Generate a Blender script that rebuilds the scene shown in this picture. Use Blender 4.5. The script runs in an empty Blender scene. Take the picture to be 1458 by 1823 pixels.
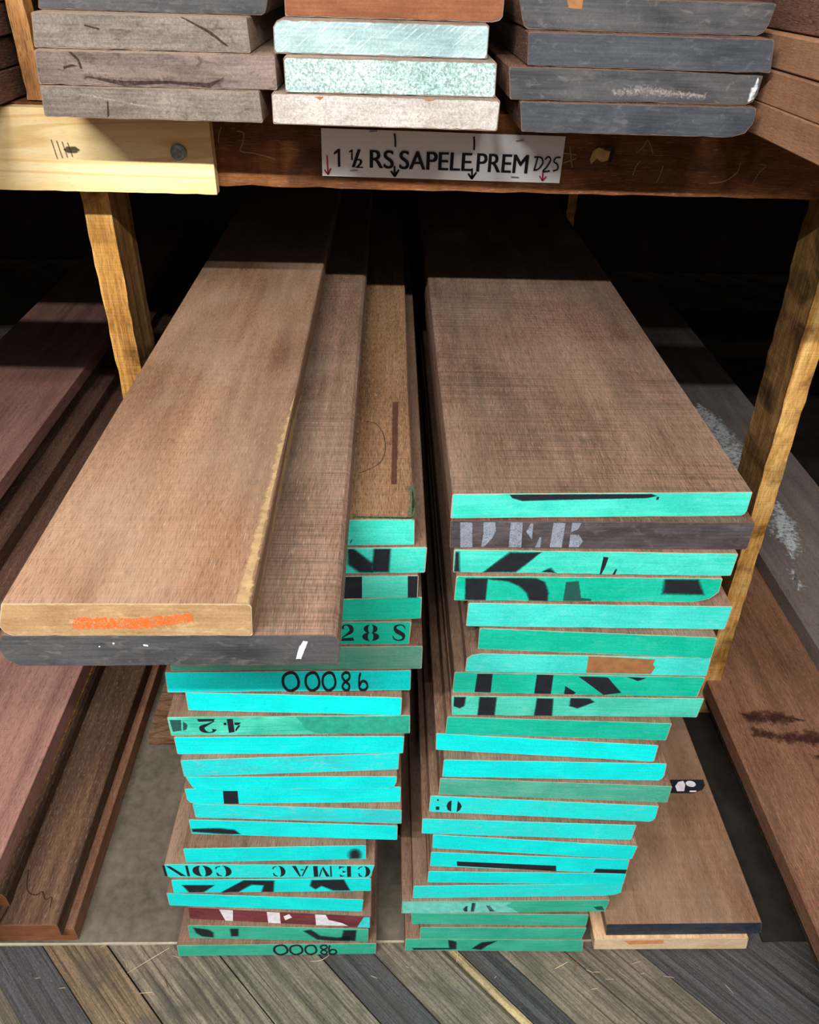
import bpy, math, random
from mathutils import Matrix, Vector
random.seed(7)
SC = bpy.context.scene
COL = SC.collection

# ------------------------------------------------------------------ camera, world, lights, exposure
def S(r, g, b):
    f = lambda c: (c/12.92 if c <= .04045 else ((c+.055)/1.055)**2.4)
    return (f(r/255), f(g/255), f(b/255), 1.0)

YAW, PITCH, ROLL = math.radians(2.25), math.radians(35.3), math.radians(-1.9)
fw = Vector((math.sin(YAW)*math.cos(PITCH), math.cos(YAW)*math.cos(PITCH), -math.sin(PITCH)))
r0 = Vector((math.cos(YAW), -math.sin(YAW), 0)); d0 = fw.cross(r0)
rt = r0*math.cos(ROLL) + d0*math.sin(ROLL); dn = d0*math.cos(ROLL) - r0*math.sin(ROLL)
cam = bpy.data.cameras.new('camera'); co = bpy.data.objects.new('camera', cam); COL.objects.link(co)
up = -dn; bk = -fw
co.matrix_world = Matrix(((rt.x, up.x, bk.x, 0), (rt.y, up.y, bk.y, 0), (rt.z, up.z, bk.z, 1.46), (0, 0, 0, 1)))
cam.sensor_fit = 'AUTO'; cam.sensor_width = 36; cam.lens = 1395*36/1823; cam.clip_start = .02
SC.camera = co

w = bpy.data.worlds.new('world'); SC.world = w; w.use_nodes = True
w.node_tree.nodes['Background'].inputs[0].default_value = (1.0, .97, .93, 1)
# soft hall light: bright overhead (rows of ceiling lamps), dim towards the aisle's far side and the floor
_t = w.node_tree; _tc = _t.nodes.new('ShaderNodeTexCoord'); _sx = _t.nodes.new('ShaderNodeSeparateXYZ'); _mr = _t.nodes.new('ShaderNodeMapRange')
_t.links.new(_tc.outputs['Generated'], _sx.inputs[0]); _t.links.new(_sx.outputs['Z'], _mr.inputs['Value'])
for _k, _v in (('From Min', -.05), ('From Max', .70), ('To Min', .08), ('To Max', .66)): _mr.inputs[_k].default_value = _v
_t.links.new(_mr.outputs[0], _t.nodes['Background'].inputs[1])

def lamp(name, loc, target, power, sx, sy, col=(1, .975, .94)):
    l = bpy.data.lights.new(name, 'AREA'); l.shape = 'RECTANGLE'; l.size = sx; l.size_y = sy; l.energy = power; l.color = col
    o = bpy.data.objects.new(name, l); COL.objects.link(o); o.location = loc
    d = Vector(target)-Vector(loc); o.rotation_euler = (math.atan2(d.y, -d.z), 0, 0)   # tubes run along the aisle
    return o
lamp('aisle_tube_light', (-.85, -.72, 2.49), (-.3, 1.2, .8), 88, 1.4, .03)
lamp('aisle_tube_light', (.55, -.72, 2.49), (.3, 1.2, .8), 36, 1.1, .03)

SC.view_settings.view_transform = 'Standard'; SC.view_settings.look = 'None'
SC.view_settings.gamma = 1; SC.view_settings.use_curve_mapping = False; SC.view_settings.exposure = 0.0

# ------------------------------------------------------------------ node helpers and materials
MATS = {}
class NT:
    def __init__(s, name):
        s.m = bpy.data.materials.new(name); s.m.use_nodes = True; s.t = s.m.node_tree
        s.b = s.t.nodes['Principled BSDF']; s.b.inputs['Specular IOR Level'].default_value = .25
        tc = s.t.nodes.new('ShaderNodeTexCoord'); oi = s.t.nodes.new('ShaderNodeObjectInfo')
        s.rand = oi.outputs['Random']
        mul = s.math('MULTIPLY', s.rand, 41.3)
        va = s.t.nodes.new('ShaderNodeVectorMath'); va.operation = 'ADD'
        s.l(tc.outputs['Object'], va.inputs[0]); s.l(mul, va.inputs[1]); s.vec = va.outputs[0]; s.obj = tc.outputs['Object']
    def l(s, a, b): s.t.links.new(a, b)
    def setin(s, sock, v):
        if hasattr(v, 'node'): s.l(v, sock)
        else: sock.default_value = v
    def math(s, op, a, b=0., clamp=False):
        n = s.t.nodes.new('ShaderNodeMath'); n.operation = op; n.use_clamp = clamp
        s.setin(n.inputs[0], a); s.setin(n.inputs[1], b); return n.outputs[0]
    def noise(s, scale, detail=3, dist=0., rough=.55, vec=None, rot=None):
        mp = s.t.nodes.new('ShaderNodeMapping'); s.l(vec or s.vec, mp.inputs[0]); mp.inputs['Scale'].default_value = scale
        src = mp.outputs[0]
        if rot is not None:
            m0 = s.t.nodes.new('ShaderNodeMapping'); s.l(vec or s.vec, m0.inputs[0]); m0.inputs['Rotation'].default_value = rot if isinstance(rot, tuple) else (0, 0, rot); s.l(m0.outputs[0], mp.inputs[0])
        n = s.t.nodes.new('ShaderNodeTexNoise'); s.l(src, n.inputs['Vector']); n.inputs['Scale'].default_value = 1
        n.inputs['Detail'].default_value = detail; n.inputs['Distortion'].default_value = dist; n.inputs['Roughness'].default_value = rough
        return n.outputs['Fac']
    def ramp(s, fac, stops):
        n = s.t.nodes.new('ShaderNodeValToRGB'); s.l(fac, n.inputs[0]); cr = n.color_ramp
        while len(cr.elements) < len(stops): cr.elements.new(.5)
        for e, (p, c) in zip(cr.elements, stops):
            e.position = p; e.color = c if not isinstance(c, (int, float)) else (c, c, c, 1)
        return n.outputs[0]
    def mix(s, fac, a, b, mode='MIX'):
        n = s.t.nodes.new('ShaderNodeMix'); n.data_type = 'RGBA'; n.blend_type = mode
        s.setin(n.inputs[0], fac); s.setin(n.inputs[6], a); s.setin(n.inputs[7], b); return n.outputs[2]
    def bump(s, h, strength=.3, dist=.001):
        n = s.t.nodes.new('ShaderNodeBump'); s.l(h, n.inputs['Height']); n.inputs['Strength'].default_value = strength
        n.inputs['Distance'].default_value = dist; s.l(n.outputs[0], s.b.inputs['Normal'])
    def done(s, col, rough=.6):
        s.setin(s.b.inputs['Base Color'], col); s.setin(s.b.inputs['Roughness'], rough); return s.m

AX = {'y': lambda a, b: (a, b, a), 'x': lambda a, b: (b, a, a), 'z': lambda a, b: (a, a, b)}
def wood(name, c1, c2, c3, axis='y', pore=.55, saw=.0, dust=.0, dustc=S(176, 160, 140), var=.22, coarse=24, rough=.72, blot=0., bump=.35, rings=0):
    n = NT(name); sc = AX[axis]
    a = n.noise(sc(coarse, 1.5), 4, .5); b = n.noise(sc(coarse*6, 4.5), 3); big = n.noise((5, 2.2, 5), 3, .4)
    f = n.math('ADD', n.math('MULTIPLY', a, .40), n.math('ADD', n.math('MULTIPLY', b, .26), n.math('MULTIPLY', big, .34)))
    col = n.ramp(f, [(.36, c1), (.5, c2), (.63, c3)])
    if rings:
        rg = n.math('SINE', n.math('MULTIPLY', n.noise(sc(11, .9), 1.5, .3), rings))
        col = n.mix(n.math('MULTIPLY', n.ramp(rg, [(.55, 0.), (.97, 1.)]), .55), col, c1)
    p = n.noise(sc(900, 70), 2)
    col = n.mix(1, col, n.ramp(p, [(.34, 1-pore), (.52, 1.)]), 'MULTIPLY')
    p2 = n.noise(sc(900, 60), 2)
    col = n.mix(n.math('MULTIPLY', n.ramp(p2, [(.60, 0.), (.74, 1.)]), .45), col, dustc)
    h = p
    if saw:
        sv = {'y': (6, 330, 6), 'x': (330, 6, 6), 'z': (6, 6, 330)}[axis]
        s_ = n.noise(sv, 1, .2); msk = n.ramp(n.noise((7, 5, 7), 2), [(.35, .25), (.6, 1.)])
        col = n.mix(n.math('MULTIPLY', msk, saw), col, n.ramp(s_, [(.35, .35), (.6, 1.15)]), 'MULTIPLY'); h = n.math('ADD', p, s_)
    if blot:
        col = n.mix(n.math('MULTIPLY', n.ramp(n.noise((14, 9, 14), 5, .8), [(.5, 0.), (.7, 1.)]), blot), col, (c1[0]*.45, c1[1]*.42, c1[2]*.42, 1))
    if dust:
        col = n.mix(n.math('MULTIPLY', n.ramp(n.noise((11, 6, 11), 5, .3), [(.35, .15), (.7, 1.)]), dust), col, dustc)
    if var:
        k = n.math('ADD', n.math('MULTIPLY', n.rand, var), 1-var/2)
        cb = n.t.nodes.new('ShaderNodeCombineColor')
        for i in range(3): n.l(k, cb.inputs[i])
        col = n.mix(1, col, cb.outputs[0], 'MULTIPLY')
    n.bump(h, bump, .0008)
    MATS[name] = n.done(col, rough); return MATS[name]

def paint(name, base, alt, scuff=.2, under=S(150, 175, 165), rough=.55, lo=.42, hi=.62, grainy=0., diag=False, bump=.25):
    """brushed or sprayed coat on an end: broad tone change, horizontal brush streaks, rubbed specks"""
    n = NT(name)
    a = n.noise((13, 4, 22), 4, .5); st = n.noise((16, 16, 340), 3, .1)
    f = n.math('ADD', n.math('MULTIPLY', a, .62), n.math('MULTIPLY', st, .38))
    col = n.ramp(f, [(lo, base), (hi, alt)])
    fine = n.noise((420, 420, 420), 2)
    col = n.mix(1, col, n.ramp(fine, [(.3, .86), (.6, 1.03)]), 'MULTIPLY')
    s1 = n.noise((55, 55, 120), 5, .8) if not diag else n.noise((30, 30, 420), 3, .3, rot=(0, math.radians(38), 0))
    col = n.mix(n.math('MULTIPLY', n.ramp(s1, [(.56, 0.), (.72, 1.)]), scuff), col, under)
    if grainy:
        g = n.noise((330, 330, 330), 3, .5, .7)
        col = n.mix(grainy, col, n.ramp(g, [(.38, .30), (.62, 1.25)]), 'MULTIPLY')
    n.bump(n.math('ADD', fine, st), bump, .0005)
    MATS[name] = n.done(col, rough); return MATS[name]

def flat(name, c, rough=.6, metal=0., mottle=.12, sc=120):
    n = NT(name); f = n.noise((sc, sc, sc), 3)
    col = n.mix(1, c, n.ramp(f, [(.3, 1-mottle), (.7, 1+mottle)]), 'MULTIPLY'); n.b.inputs['Metallic'].default_value = metal
    MATS[name] = n.done(col, rough); return MATS[name]

def markmat(name, c, density=1., gr=.25, sc=500, rough=.6, lo=.30, hi=.62):
    """paint, chalk or dust lying on a surface: covers by the 'fade' attribute and breaks up by noise at its rim"""
    n = NT(name); at = n.t.nodes.new('ShaderNodeAttribute'); at.attribute_name = 'fade'
    g = n.noise((sc, sc, sc), 3, .2, .65)
    v = n.math('ADD', at.outputs['Fac'], n.math('MULTIPLY', n.math('SUBTRACT', g, .5), gr*4))
    v = n.math('MULTIPLY', v, .5); al = n.ramp(v, [(lo*.5, 0.), (hi*.5, density)])
    col = n.mix(1, c, n.ramp(n.noise((90, 90, 90), 3), [(.3, .8), (.7, 1.15)]), 'MULTIPLY')
    n.l(al, n.b.inputs['Alpha']); MATS[name] = n.done(col, rough); return MATS[name]

# woods
wood('sapele', S(90, 62, 47), S(119, 88, 69), S(139, 108, 88), saw=.16, dust=.2)
wood('sapele_saw', S(82, 57, 44), S(115, 86, 69), S(138, 106, 88), saw=.62, coarse=16, var=.06, dust=.2)
wood('sapele_warm', S(94, 58, 38), S(128, 92, 66), S(152, 116, 90), saw=.06, coarse=12, var=.04, pore=.45, dust=.25)
wood('sapele_tan', S(101, 72, 47), S(129, 96, 68), S(147, 116, 86), saw=.25, var=.1)
wood('sapele_dark', S(70, 48, 40), S(98, 68, 56), S(120, 88, 72), saw=.1)
wood('sapele_pink', S(125, 85, 80), S(156, 113, 103), S(177, 134, 119), saw=.06, pore=.4, var=.1)
wood('sapele_shade', S(52, 36, 27), S(82, 59, 45), S(120, 93, 68), saw=.05, var=.1)  # shade on the low boards is put into this darker tone
wood('sapele_dusty', S(92, 74, 64), S(126, 106, 94), S(150, 130, 116), dust=.4, var=.2)
wood('sapele_orange', S(118, 78, 52), S(148, 102, 70), S(172, 126, 90), saw=.12, var=.08, dust=.2, coarse=10, pore=.3)
wood('sapele_red', S(94, 58, 40), S(128, 84, 60), S(152, 106, 78), saw=.12, var=.12, dust=.1)
wood('sapele_pale', S(170, 128, 94), S(205, 168, 130), S(226, 196, 160), var=.1, pore=.3)
wood('greyboard', S(88, 76, 72), S(118, 104, 98), S(140, 126, 118), dust=.25, dustc=S(165, 160, 155), var=.1)
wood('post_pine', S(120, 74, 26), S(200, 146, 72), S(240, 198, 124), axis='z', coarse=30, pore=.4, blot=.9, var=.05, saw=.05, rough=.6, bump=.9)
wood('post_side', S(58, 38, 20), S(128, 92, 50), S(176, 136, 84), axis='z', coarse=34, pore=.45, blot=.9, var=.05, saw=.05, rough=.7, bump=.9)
wood('beam_brown', S(78, 42, 18), S(124, 74, 36), S(158, 106, 60), axis='x', coarse=16, pore=.35, blot=.75, var=.05, saw=.05, bump=.8)
wood('fresh_pine', S(214, 170, 104), S(244, 216, 158), S(253, 236, 192), axis='x', coarse=10, pore=.08, var=.0, rough=.5, bump=.12, rings=62)
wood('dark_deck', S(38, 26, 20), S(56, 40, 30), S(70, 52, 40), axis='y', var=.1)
wood('block_wood', S(64, 44, 32), S(120, 90, 66), S(140, 108, 80), axis='x', coarse=40, var=.1, rings=120)
wood('splinter_wood', S(150, 130, 104), S(184, 164, 134), S(206, 188, 160), axis='x', var=.3, pore=.1)
wood('stick_tan', S(110, 72, 38), S(160, 110, 62), S(190, 140, 86), axis='z', var=.1)
flat('rim_raw', S(176, 160, 138), .8); flat('rim_dark', S(96, 80, 70), .8); flat('rim_dusty', S(128, 110, 98), .8)
# coats on the ends
cy = S(0, 236, 234)
paint('cyan', S(0, 222, 222), S(4, 240, 238), .22, S(90, 200, 200))
paint('cyan_lt', S(40, 222, 218), S(14, 236, 234), .4, S(130, 205, 200))
paint('cyan_scuff', S(50, 205, 210), S(20, 230, 230), .55, S(140, 195, 195))
paint('teal', S(52, 196, 176), S(80, 218, 200), .2, S(140, 220, 205))
paint('aqua', S(54, 200, 190), S(72, 218, 208), .3, S(150, 215, 205))
paint('green', S(8, 176, 148), S(30, 190, 160), .1, S(120, 190, 170))
paint('green_br', S(4, 176, 146), S(30, 190, 164), .15, S(130, 200, 180))
paint('green_mid', S(62, 186, 162), S(84, 212, 190), .3, S(140, 200, 185))
paint('green_lt', S(46, 182, 156), S(92, 222, 194), .3, S(130, 205, 185))
paint('green_low', S(44, 172, 142), S(66, 190, 160), .2, S(130, 190, 170))
paint('green_dusty', S(72, 150, 130), S(110, 160, 142), .4, S(125, 150, 140))
paint('green_dust2', S(64, 166, 142), S(92, 182, 158), .45, S(140, 172, 158))
paint('maroon', S(104, 42, 50), S(124, 62, 70), .15, S(150, 110, 110))
paint('darkend', S(62, 55, 58), S(86, 79, 83), .4, S(116, 106, 106))
paint('slate', S(52, 53, 56), S(86, 86, 87), .4, S(120, 116, 110), lo=.36, hi=.66)
paint('slate_blue', S(48, 52, 60), S(76, 79, 86), .35, S(112, 110, 108), lo=.36, hi=.66)
paint('navy', S(34, 42, 56), S(52, 60, 74), .15, S(120, 120, 124))
paint('raw_tan', S(150, 116, 78), S(186, 152, 110), .4, S(214, 190, 150), lo=.36, hi=.66, rough=.75)
paint('raw_grey', S(100, 90, 82), S(146, 134, 124), .7, S(70, 60, 54), lo=.36, hi=.66, grainy=.35, rough=.85, bump=.6)
paint('raw_grey2', S(92, 78, 74), S(138, 122, 114), .7, S(66, 50, 48), lo=.36, hi=.66, grainy=.25, rough=.85, bump=.6)
paint('raw_white', S(172, 164, 158), S(206, 200, 194), .6, S(150, 138, 130), lo=.36, hi=.66, grainy=.35, rough=.85, bump=.6)
paint('raw_red', S(112, 66, 42), S(146, 92, 60), .3, S(94, 54, 36), lo=.36, hi=.66, rough=.75)
paint('raw_pale', S(206, 172, 132), S(234, 214, 180), .4, S(240, 226, 200), lo=.36, hi=.66, rough=.7)
paint('silver_mint', S(128, 154, 158), S(180, 204, 206), .6, S(232, 242, 242), lo=.36, hi=.66, grainy=.15, rough=.42, diag=True)  # lamp glint on this coat is put into its bright tones
paint('silver_frost', S(160, 190, 186), S(204, 226, 222), .3, S(230, 245, 240), lo=.36, hi=.66, grainy=.75, rough=.42)  # brightened colour stands in for the glint on the end
# marks
markmat('black', S(30, 33, 42), 1., .12)
markmat('spray', S(30, 33, 42), .97, .16, 420, lo=.05, hi=.9)
markmat('smoke', S(40, 70, 70), .72, .22)
markmat('white', S(232, 226, 234), 1., .22, 600, lo=.4, hi=.7)
markmat('chalkgrey', S(150, 158, 174), .85, .42, 800, lo=.6, hi=1.05)
markmat('orange', S(255, 108, 40), .95, .75, 560, lo=.72, hi=1.25)
markmat('orangefaint', S(240, 150, 90), .6, .4, 500)
markmat('barewood', S(150, 104, 66), 1., .06)
markmat('mint', S(124, 222, 208), .85, .15)
markmat('cyanpatch', S(60, 214, 214), 1., .1)
markmat('dustwhite', S(214, 218, 222), .9, .55, 90, lo=.55, hi=1.1)
markmat('stain', S(58, 30, 26), .75, .5, 70, lo=.35, hi=1.05)
markmat('sapwood', S(178, 148, 108), .75, .5, 80, lo=.45, hi=.95)
markmat('paleflake', S(178, 168, 160), .55, .6, 420, lo=.6, hi=1.3)
markmat('bark', S(150, 104, 40), .8, .5, 120, lo=.5, hi=1.1)
markmat('stripe', S(80, 52, 42), .75, .3, 300)
markmat('overspray', S(52, 104, 78), .7, .5, 400, lo=.3, hi=1.1)
markmat('greenpatch', S(48, 172, 146), .9, .3, 200, lo=.3, hi=.9)
markmat('watermark', S(72, 50, 48), .6, .5, 200, lo=.2, hi=1.2)
markmat('scribble', S(190, 170, 150), .5, .4, 600)
markmat('pencil', S(60, 52, 40), .75, .2, 700)
markmat('tornwood', S(206, 166, 110), 1., .2, 300)
markmat('gap', S(46, 30, 20), .75, .45, 260, lo=.3, hi=1.0)
flat('ink', S(22, 22, 24), .5, mottle=.03); flat('red_ink', S(170, 26, 60), .5, mottle=.05); flat('paper', S(246, 245, 246), .7, mottle=.02, sc=20)
flat('staple_metal', S(150, 148, 146), .4, .8); flat('zinc', S(150, 152, 150), .45, .6, mottle=.3, sc=300)

# ------------------------------------------------------------------ mesh helpers
def link(name, verts, faces, mats, parent=None, loc=(0, 0, 0), rz=0., fm=None, fade=None):
    me = bpy.data.meshes.new(name); me.from_pydata([tuple(v) for v in verts], [], faces); me.update()
    for m in (mats if isinstance(mats, (list, tuple)) else [mats]): me.materials.append(MATS[m])
    if fm:
        for p, i in zip(me.polygons, fm): p.material_index = i
    if fade is not None:
        a = me.attributes.new('fade', 'FLOAT', 'POINT')
        for i, v in enumerate(fade): a.data[i].value = v
    o = bpy.data.objects.new(name, me); COL.objects.link(o); o.location = loc; o.rotation_euler = (0, 0, rz)
    if parent: o.parent = parent
    return o
def tag(o, label, cat, group=None):
    o['label'] = label; o['category'] = cat
    if group: o['group'] = group
    return o
def struct(o): o['kind'] = 'structure'; return o

def outline(w, t, ul, ur, cuts, inset=0., jit=0., nx=22, rnd=None, ch=.0014):
    """counter-clockwise cross-section of a board end, seen from the front: corners clipped, edges slightly ragged"""
    cut = {'BL': (ch, ch), 'BR': (ch, ch), 'TR': (ch, ch), 'TL': (ch, ch)}
    for k, v in (cuts or {}).items(): cut[k] = v
    c = {'BL': (0, 0), 'BR': (w, 0), 'TR': (w+ur, t), 'TL': (ul, t)}
    P = []
    def corner(k, first, second):
        (cx, cz), (du, dv) = c[k], cut[k]; sx = 1 if k[1] == 'L' else -1; sz = 1 if k[0] == 'B' else -1
        a = (cx, cz+sz*dv); b = (cx+sx*du, cz); m = (cx+sx*du*.32, cz+sz*dv*.32)
        seq = [a, m, b] if du > .003 else [a, b]
        P.extend(seq if first == 'side' else seq[::-1])
    corner('BL', 'side', 'flat')
    x0 = c['BL'][0]+cut['BL'][0]; x1 = w-cut['BR'][0]
    P += [(x0+(x1-x0)*i/nx, 0) for i in range(1, nx)]
    corner('BR', 'flat', 'side'); corner('TR', 'side', 'flat')
    x0 = w+ur-cut['TR'][0]; x1 = ul+cut['TL'][0]
    P += [(x0+(x1-x0)*i/nx, t) for i in range(1, nx)]
    corner('TL', 'flat', 'side')
    out = []
    for u, v in P:
        if jit and rnd:
            v += (abs(rnd.gauss(0, jit)) if v < t/2 else -abs(rnd.gauss(0, jit))) ; u += rnd.gauss(0, jit*.5)
        cu, cv = w/2, t/2
        u = min(max(u, 0-.02), w+.03)
        if inset:
            u = u+(inset if u < cu else -inset)*(1 if abs(u-cu) > w/2-.03 else 0); v = v+inset if v < cv else v-inset
        out.append((u, v))
    return out

BOARD = {}
def make_board(key, d, label, cat='board', group=None, name='lumber_board'):
    rnd = random.Random(key); w, t, sk, ln = d['w'], d['t'], d['skew'], d['ln']
    cs, sn = math.cos(sk), math.sin(sk); nx, ny = sn, -cs
    ring = outline(w, t, d['ul'], d['ur'], d.get('cuts'), 0, .00035, rnd=rnd)
    smooth = outline(w, t, d['ul'], d['ur'], d.get('cuts'), 0, 0)
    ys = [0, .012, .35, .9, 1.7, ln]; V = []; n = len(ring); sway = [0, 0, rnd.gauss(0, .0006), rnd.gauss(0, .001), rnd.gauss(0, .001), 0]
    for j, y in enumerate(ys):
        for (u, v) in (ring if j == 0 else smooth):
            k = 1 if j == 0 else max(0, 1-y/ln)   # the end may be cut slightly out of square
            V.append((u*cs + (1-k)*u*(1-cs)+sway[j], y+u*sn*k, v))
    F = [tuple(range(n))]; fm = [1]
    for j in range(len(ys)-1):
        for i in range(n):
            a, b = j*n+i, j*n+(i+1) % n
            F.append((b, a, a+n, b+n)); fm.append(0)
    F.append(tuple(reversed(range((len(ys)-1)*n, len(ys)*n)))); fm.append(1)
    pt = d.get('paint') or ''
    o = link(name, V, F, [d['body'], 'rim_dark' if pt in ('slate', 'slate_blue', 'navy', 'darkend', 'maroon') or not pt else 'rim_dusty' if pt in ('raw_grey', 'raw_grey2', 'raw_white', 'silver_mint', 'silver_frost', 'raw_red') else 'rim_raw'], loc=(d['x'], d['y'], d['z']), rz=d.get('dev', 0.), fm=fm)
    tag(o, label, cat, group)
    BOARD[key] = dict(o=o, d=d, cs=cs, sn=sn)
    if d.get('paint'):
        rp = outline(w, t, d['ul'], d['ur'], d.get('cuts'), .0010, .00045, nx=40, rnd=rnd, ch=.0022)
        V = []; m = len(rp)
        for off in (.0005, -.0008):
            for (u, v) in rp: V.append((u*cs+nx*off, u*sn+ny*off, v))
        F = [tuple(range(m))]+[((i+1) % m, i, i+m, (i+1) % m+m) for i in range(m)]
        raw = d['paint'].startswith('raw')
        p = link('end_grain' if raw else 'end_paint', V, F, d['paint'], parent=o)
        BOARD[key]['p'] = p
    return o

def offset_poly(P, f):
    n = len(P); A = sum(P[i][0]*P[(i+1) % n][1]-P[(i+1) % n][0]*P[i][1] for i in range(n)); sg = 1 if A > 0 else -1; out = []
    for i in range(n):
        (x0, y0), (x1, y1), (x2, y2) = P[i-1], P[i], P[(i+1) % n]
        def nr(ax, ay, bx, by):
            dx, dy = bx-ax, by-ay; L = math.hypot(dx, dy) or 1e-9; return dy/L*sg, -dx/L*sg
        a, b = nr(x0, y0, x1, y1), nr(x1, y1, x2, y2); mx, my = a[0]+b[0], a[1]+b[1]; L = math.hypot(mx, my) or 1
        out.append((x1+mx/L*f, y1+my/L*f))
    return out
def mark_mesh(name, mat, polys, f, to3, parent, clamp=None, label=None):
    V, F, fd = [], [], []
    for P in polys:
        I = offset_poly(P, -f*.5); O = offset_poly(P, f*.5)
        if clamp: O = [(min(max(a, clamp[0]), clamp[1]), min(max(b, clamp[2]), clamp[3])) for a, b in O]; I = [(min(max(a, clamp[0]), clamp[1]), min(max(b, clamp[2]), clamp[3])) for a, b in I]
        b0 = len(V); n = len(P)
        V += [to3(*p) for p in I]+[to3(*p) for p in O]; fd += [1.]*n+[0.]*n
        F.append(tuple(range(b0, b0+n)))
        for i in range(n): F.append((b0+i, b0+(i+1) % n, b0+n+(i+1) % n, b0+n+i))
    o = link(name, V, F, mat, parent=parent, fade=fd)
    if label: o['label'] = label
    return o
def end_map(key, off=.0008):
    B = BOARD[key]; cs, sn = B['cs'], B['sn']
    return lambda u, v: (u*cs+sn*off, u*sn-cs*off, v)

def smooth_line(pts, n=5):
    if len(pts) < 3: return list(pts)
    Q = [pts[0]]+list(pts)+[pts[-1]]; out = []
    for i in range(1, len(Q)-2):
        for k in range(n):
            t = k/n; out.append(tuple(.5*((2*Q[i][c])+(-Q[i-1][c]+Q[i+1][c])*t+(2*Q[i-1][c]-5*Q[i][c]+4*Q[i+1][c]-Q[i+2][c])*t*t+(-Q[i-1][c]+3*Q[i][c]-3*Q[i+1][c]+Q[i+2][c])*t**3) for c in range(len(Q[0]))))
    out.append(tuple(pts[-1])); return out
def ribbon(pts, width, smooth=True):
    """stroke -> one polygon; pts (x, y) or (x, y, width)"""
    P = smooth_line(pts) if smooth else list(pts); Lf, Rt = [], []
    for i, p in enumerate(P):
        a = P[max(i-1, 0)]; b = P[min(i+1, len(P)-1)]; dx, dy = b[0]-a[0], b[1]-a[1]; L = math.hypot(dx, dy) or 1e-9
        wd = (p[2] if len(p) > 2 else width)/2
        Lf.append((p[0]-dy/L*wd, p[1]+dx/L*wd)); Rt.append((p[0]+dy/L*wd, p[1]-dx/L*wd))
    return Lf+Rt[::-1]
def quads(pts, width, smooth=True):
    P = ribbon(pts, width, smooth); n = len(P)//2
    return [[P[i], P[i+1], P[2*n-2-i], P[2*n-1-i]] for i in range(n-1)]
def crescent(cx, cy, rx, ry, rin, side, gap=.0):
    a = [math.pi/2+math.pi*i/10 for i in range(11)]
    o = [(math.cos(t)*rx, math.sin(t)*ry) for t in a]; i_ = [(math.cos(t)*rin, math.sin(t)*ry*.92) for t in a][::-1]
    P = [(cx+x-gap if side < 0 else cx-x+gap, cy+y) for x, y in o+i_]
    return P
def stencil(ch):
    cr = crescent
    if ch == 'O': return [cr(.5, .5, .5, .5, .12, -1, .06), cr(.5, .5, .5, .5, .12, 1, .06)]
    if ch == '8': return [cr(.5, .73, .36, .26, .10, -1, .05), cr(.5, .73, .36, .26, .10, 1, .05), cr(.5, .25, .46, .26, .12, -1, .05), cr(.5, .25, .46, .26, .12, 1, .05)]
    if ch == 'C': return [cr(.5, .5, .5, .5, .14, -1, .05), [(.62, .98), (.9, .95), (.96, .66), (.86, .66), (.8, .84), (.62, .92)], [(.62, .02), (.9, .1), (.98, .3), (.9, .3), (.8, .14), (.62, .09)]]
    if ch == '2': return [[(.04, 0), (.96, 0), (.9, .2), (.84, .2), (.12, .16)]]+quads([(.1, .17, .05), (.45, .38, .12), (.78, .6, .26), (.74, .84, .26), (.5, .97, .08), (.24, .92, .10), (.16, .74, .26)], .1)
    if ch == 'S': return quads([(.88, .72, .05), (.78, .9, .08), (.5, .97, .07), (.22, .84, .16), (.3, .62, .24), (.55, .48, .26), (.78, .32, .22), (.74, .1, .14), (.45, .02, .07), (.18, .12, .09), (.08, .3, .06)], .1)
    if ch == '4': return [[(.44, 0), (.78, 0), (.78, 1), (.44, .94)], [(.0, .26), (.38, .26), (.38, .44), (.14, .44)], [(.84, .26), (1, .26), (1, .44), (.84, .44)], [(.04, .46), (.18, .46), (.38, .76), (.38, .92)]]
    if ch == 'N': return [[(.0, 0), (.1, 0), (.1, 1), (.0, 1)], [(.9, 0), (1, 0), (1, 1), (.9, 1)], [(.16, .98), (.36, .98), (.86, .06), (.70, .06)]]
    if ch == 'A': return [[(.0, 0), (.12, 0), (.46, .9), (.42, 1)], [(.52, .96), (.76, 0), (1, 0), (.6, 1)], [(.28, .3), (.5, .3), (.5, .4), (.32, .4)]]
    if ch == 'M': return [[(.0, 0), (.08, 0), (.08, 1), (.0, 1)], [(.76, 0), (1, 0), (1, 1), (.76, 1)], [(.12, .98), (.32, .98), (.52, .2), (.46, .04)], [(.56, .2), (.72, .98), (.66, .98), (.52, .4)]]
    if ch == 'E': return [[(.1, 0), (.38, 0), (.38, 1), (.1, 1)], [(.46, .92), (.9, 1), (.9, .72), (.8, .86)], [(.46, .46), (.7, .62), (.7, .38), (.46, .54)], [(.46, .08), (.8, .14), (.95, .3), (.95, 0)]]
def hand(ch, wd):
    if ch == '0': return quads([(.5, 1), (.12, .8), (.02, .45), (.2, .06), (.55, 0), (.9, .2), (.98, .6), (.78, .92), (.5, 1.0), (.4, .96)], wd)
    if ch == '8': return quads([(.55, .5), (.2, .3), (.25, .04), (.6, 0), (.85, .2), (.6, .48), (.25, .68), (.3, .95), (.6, 1), (.85, .8), (.7, .58), (.5, .5)], wd)
    if ch == '9': return quads([(.78, .72), (.55, .48), (.2, .55), (.1, .82), (.4, 1), (.75, .92), (.82, .7), (.8, .3), (.7, 0)], wd)

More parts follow.
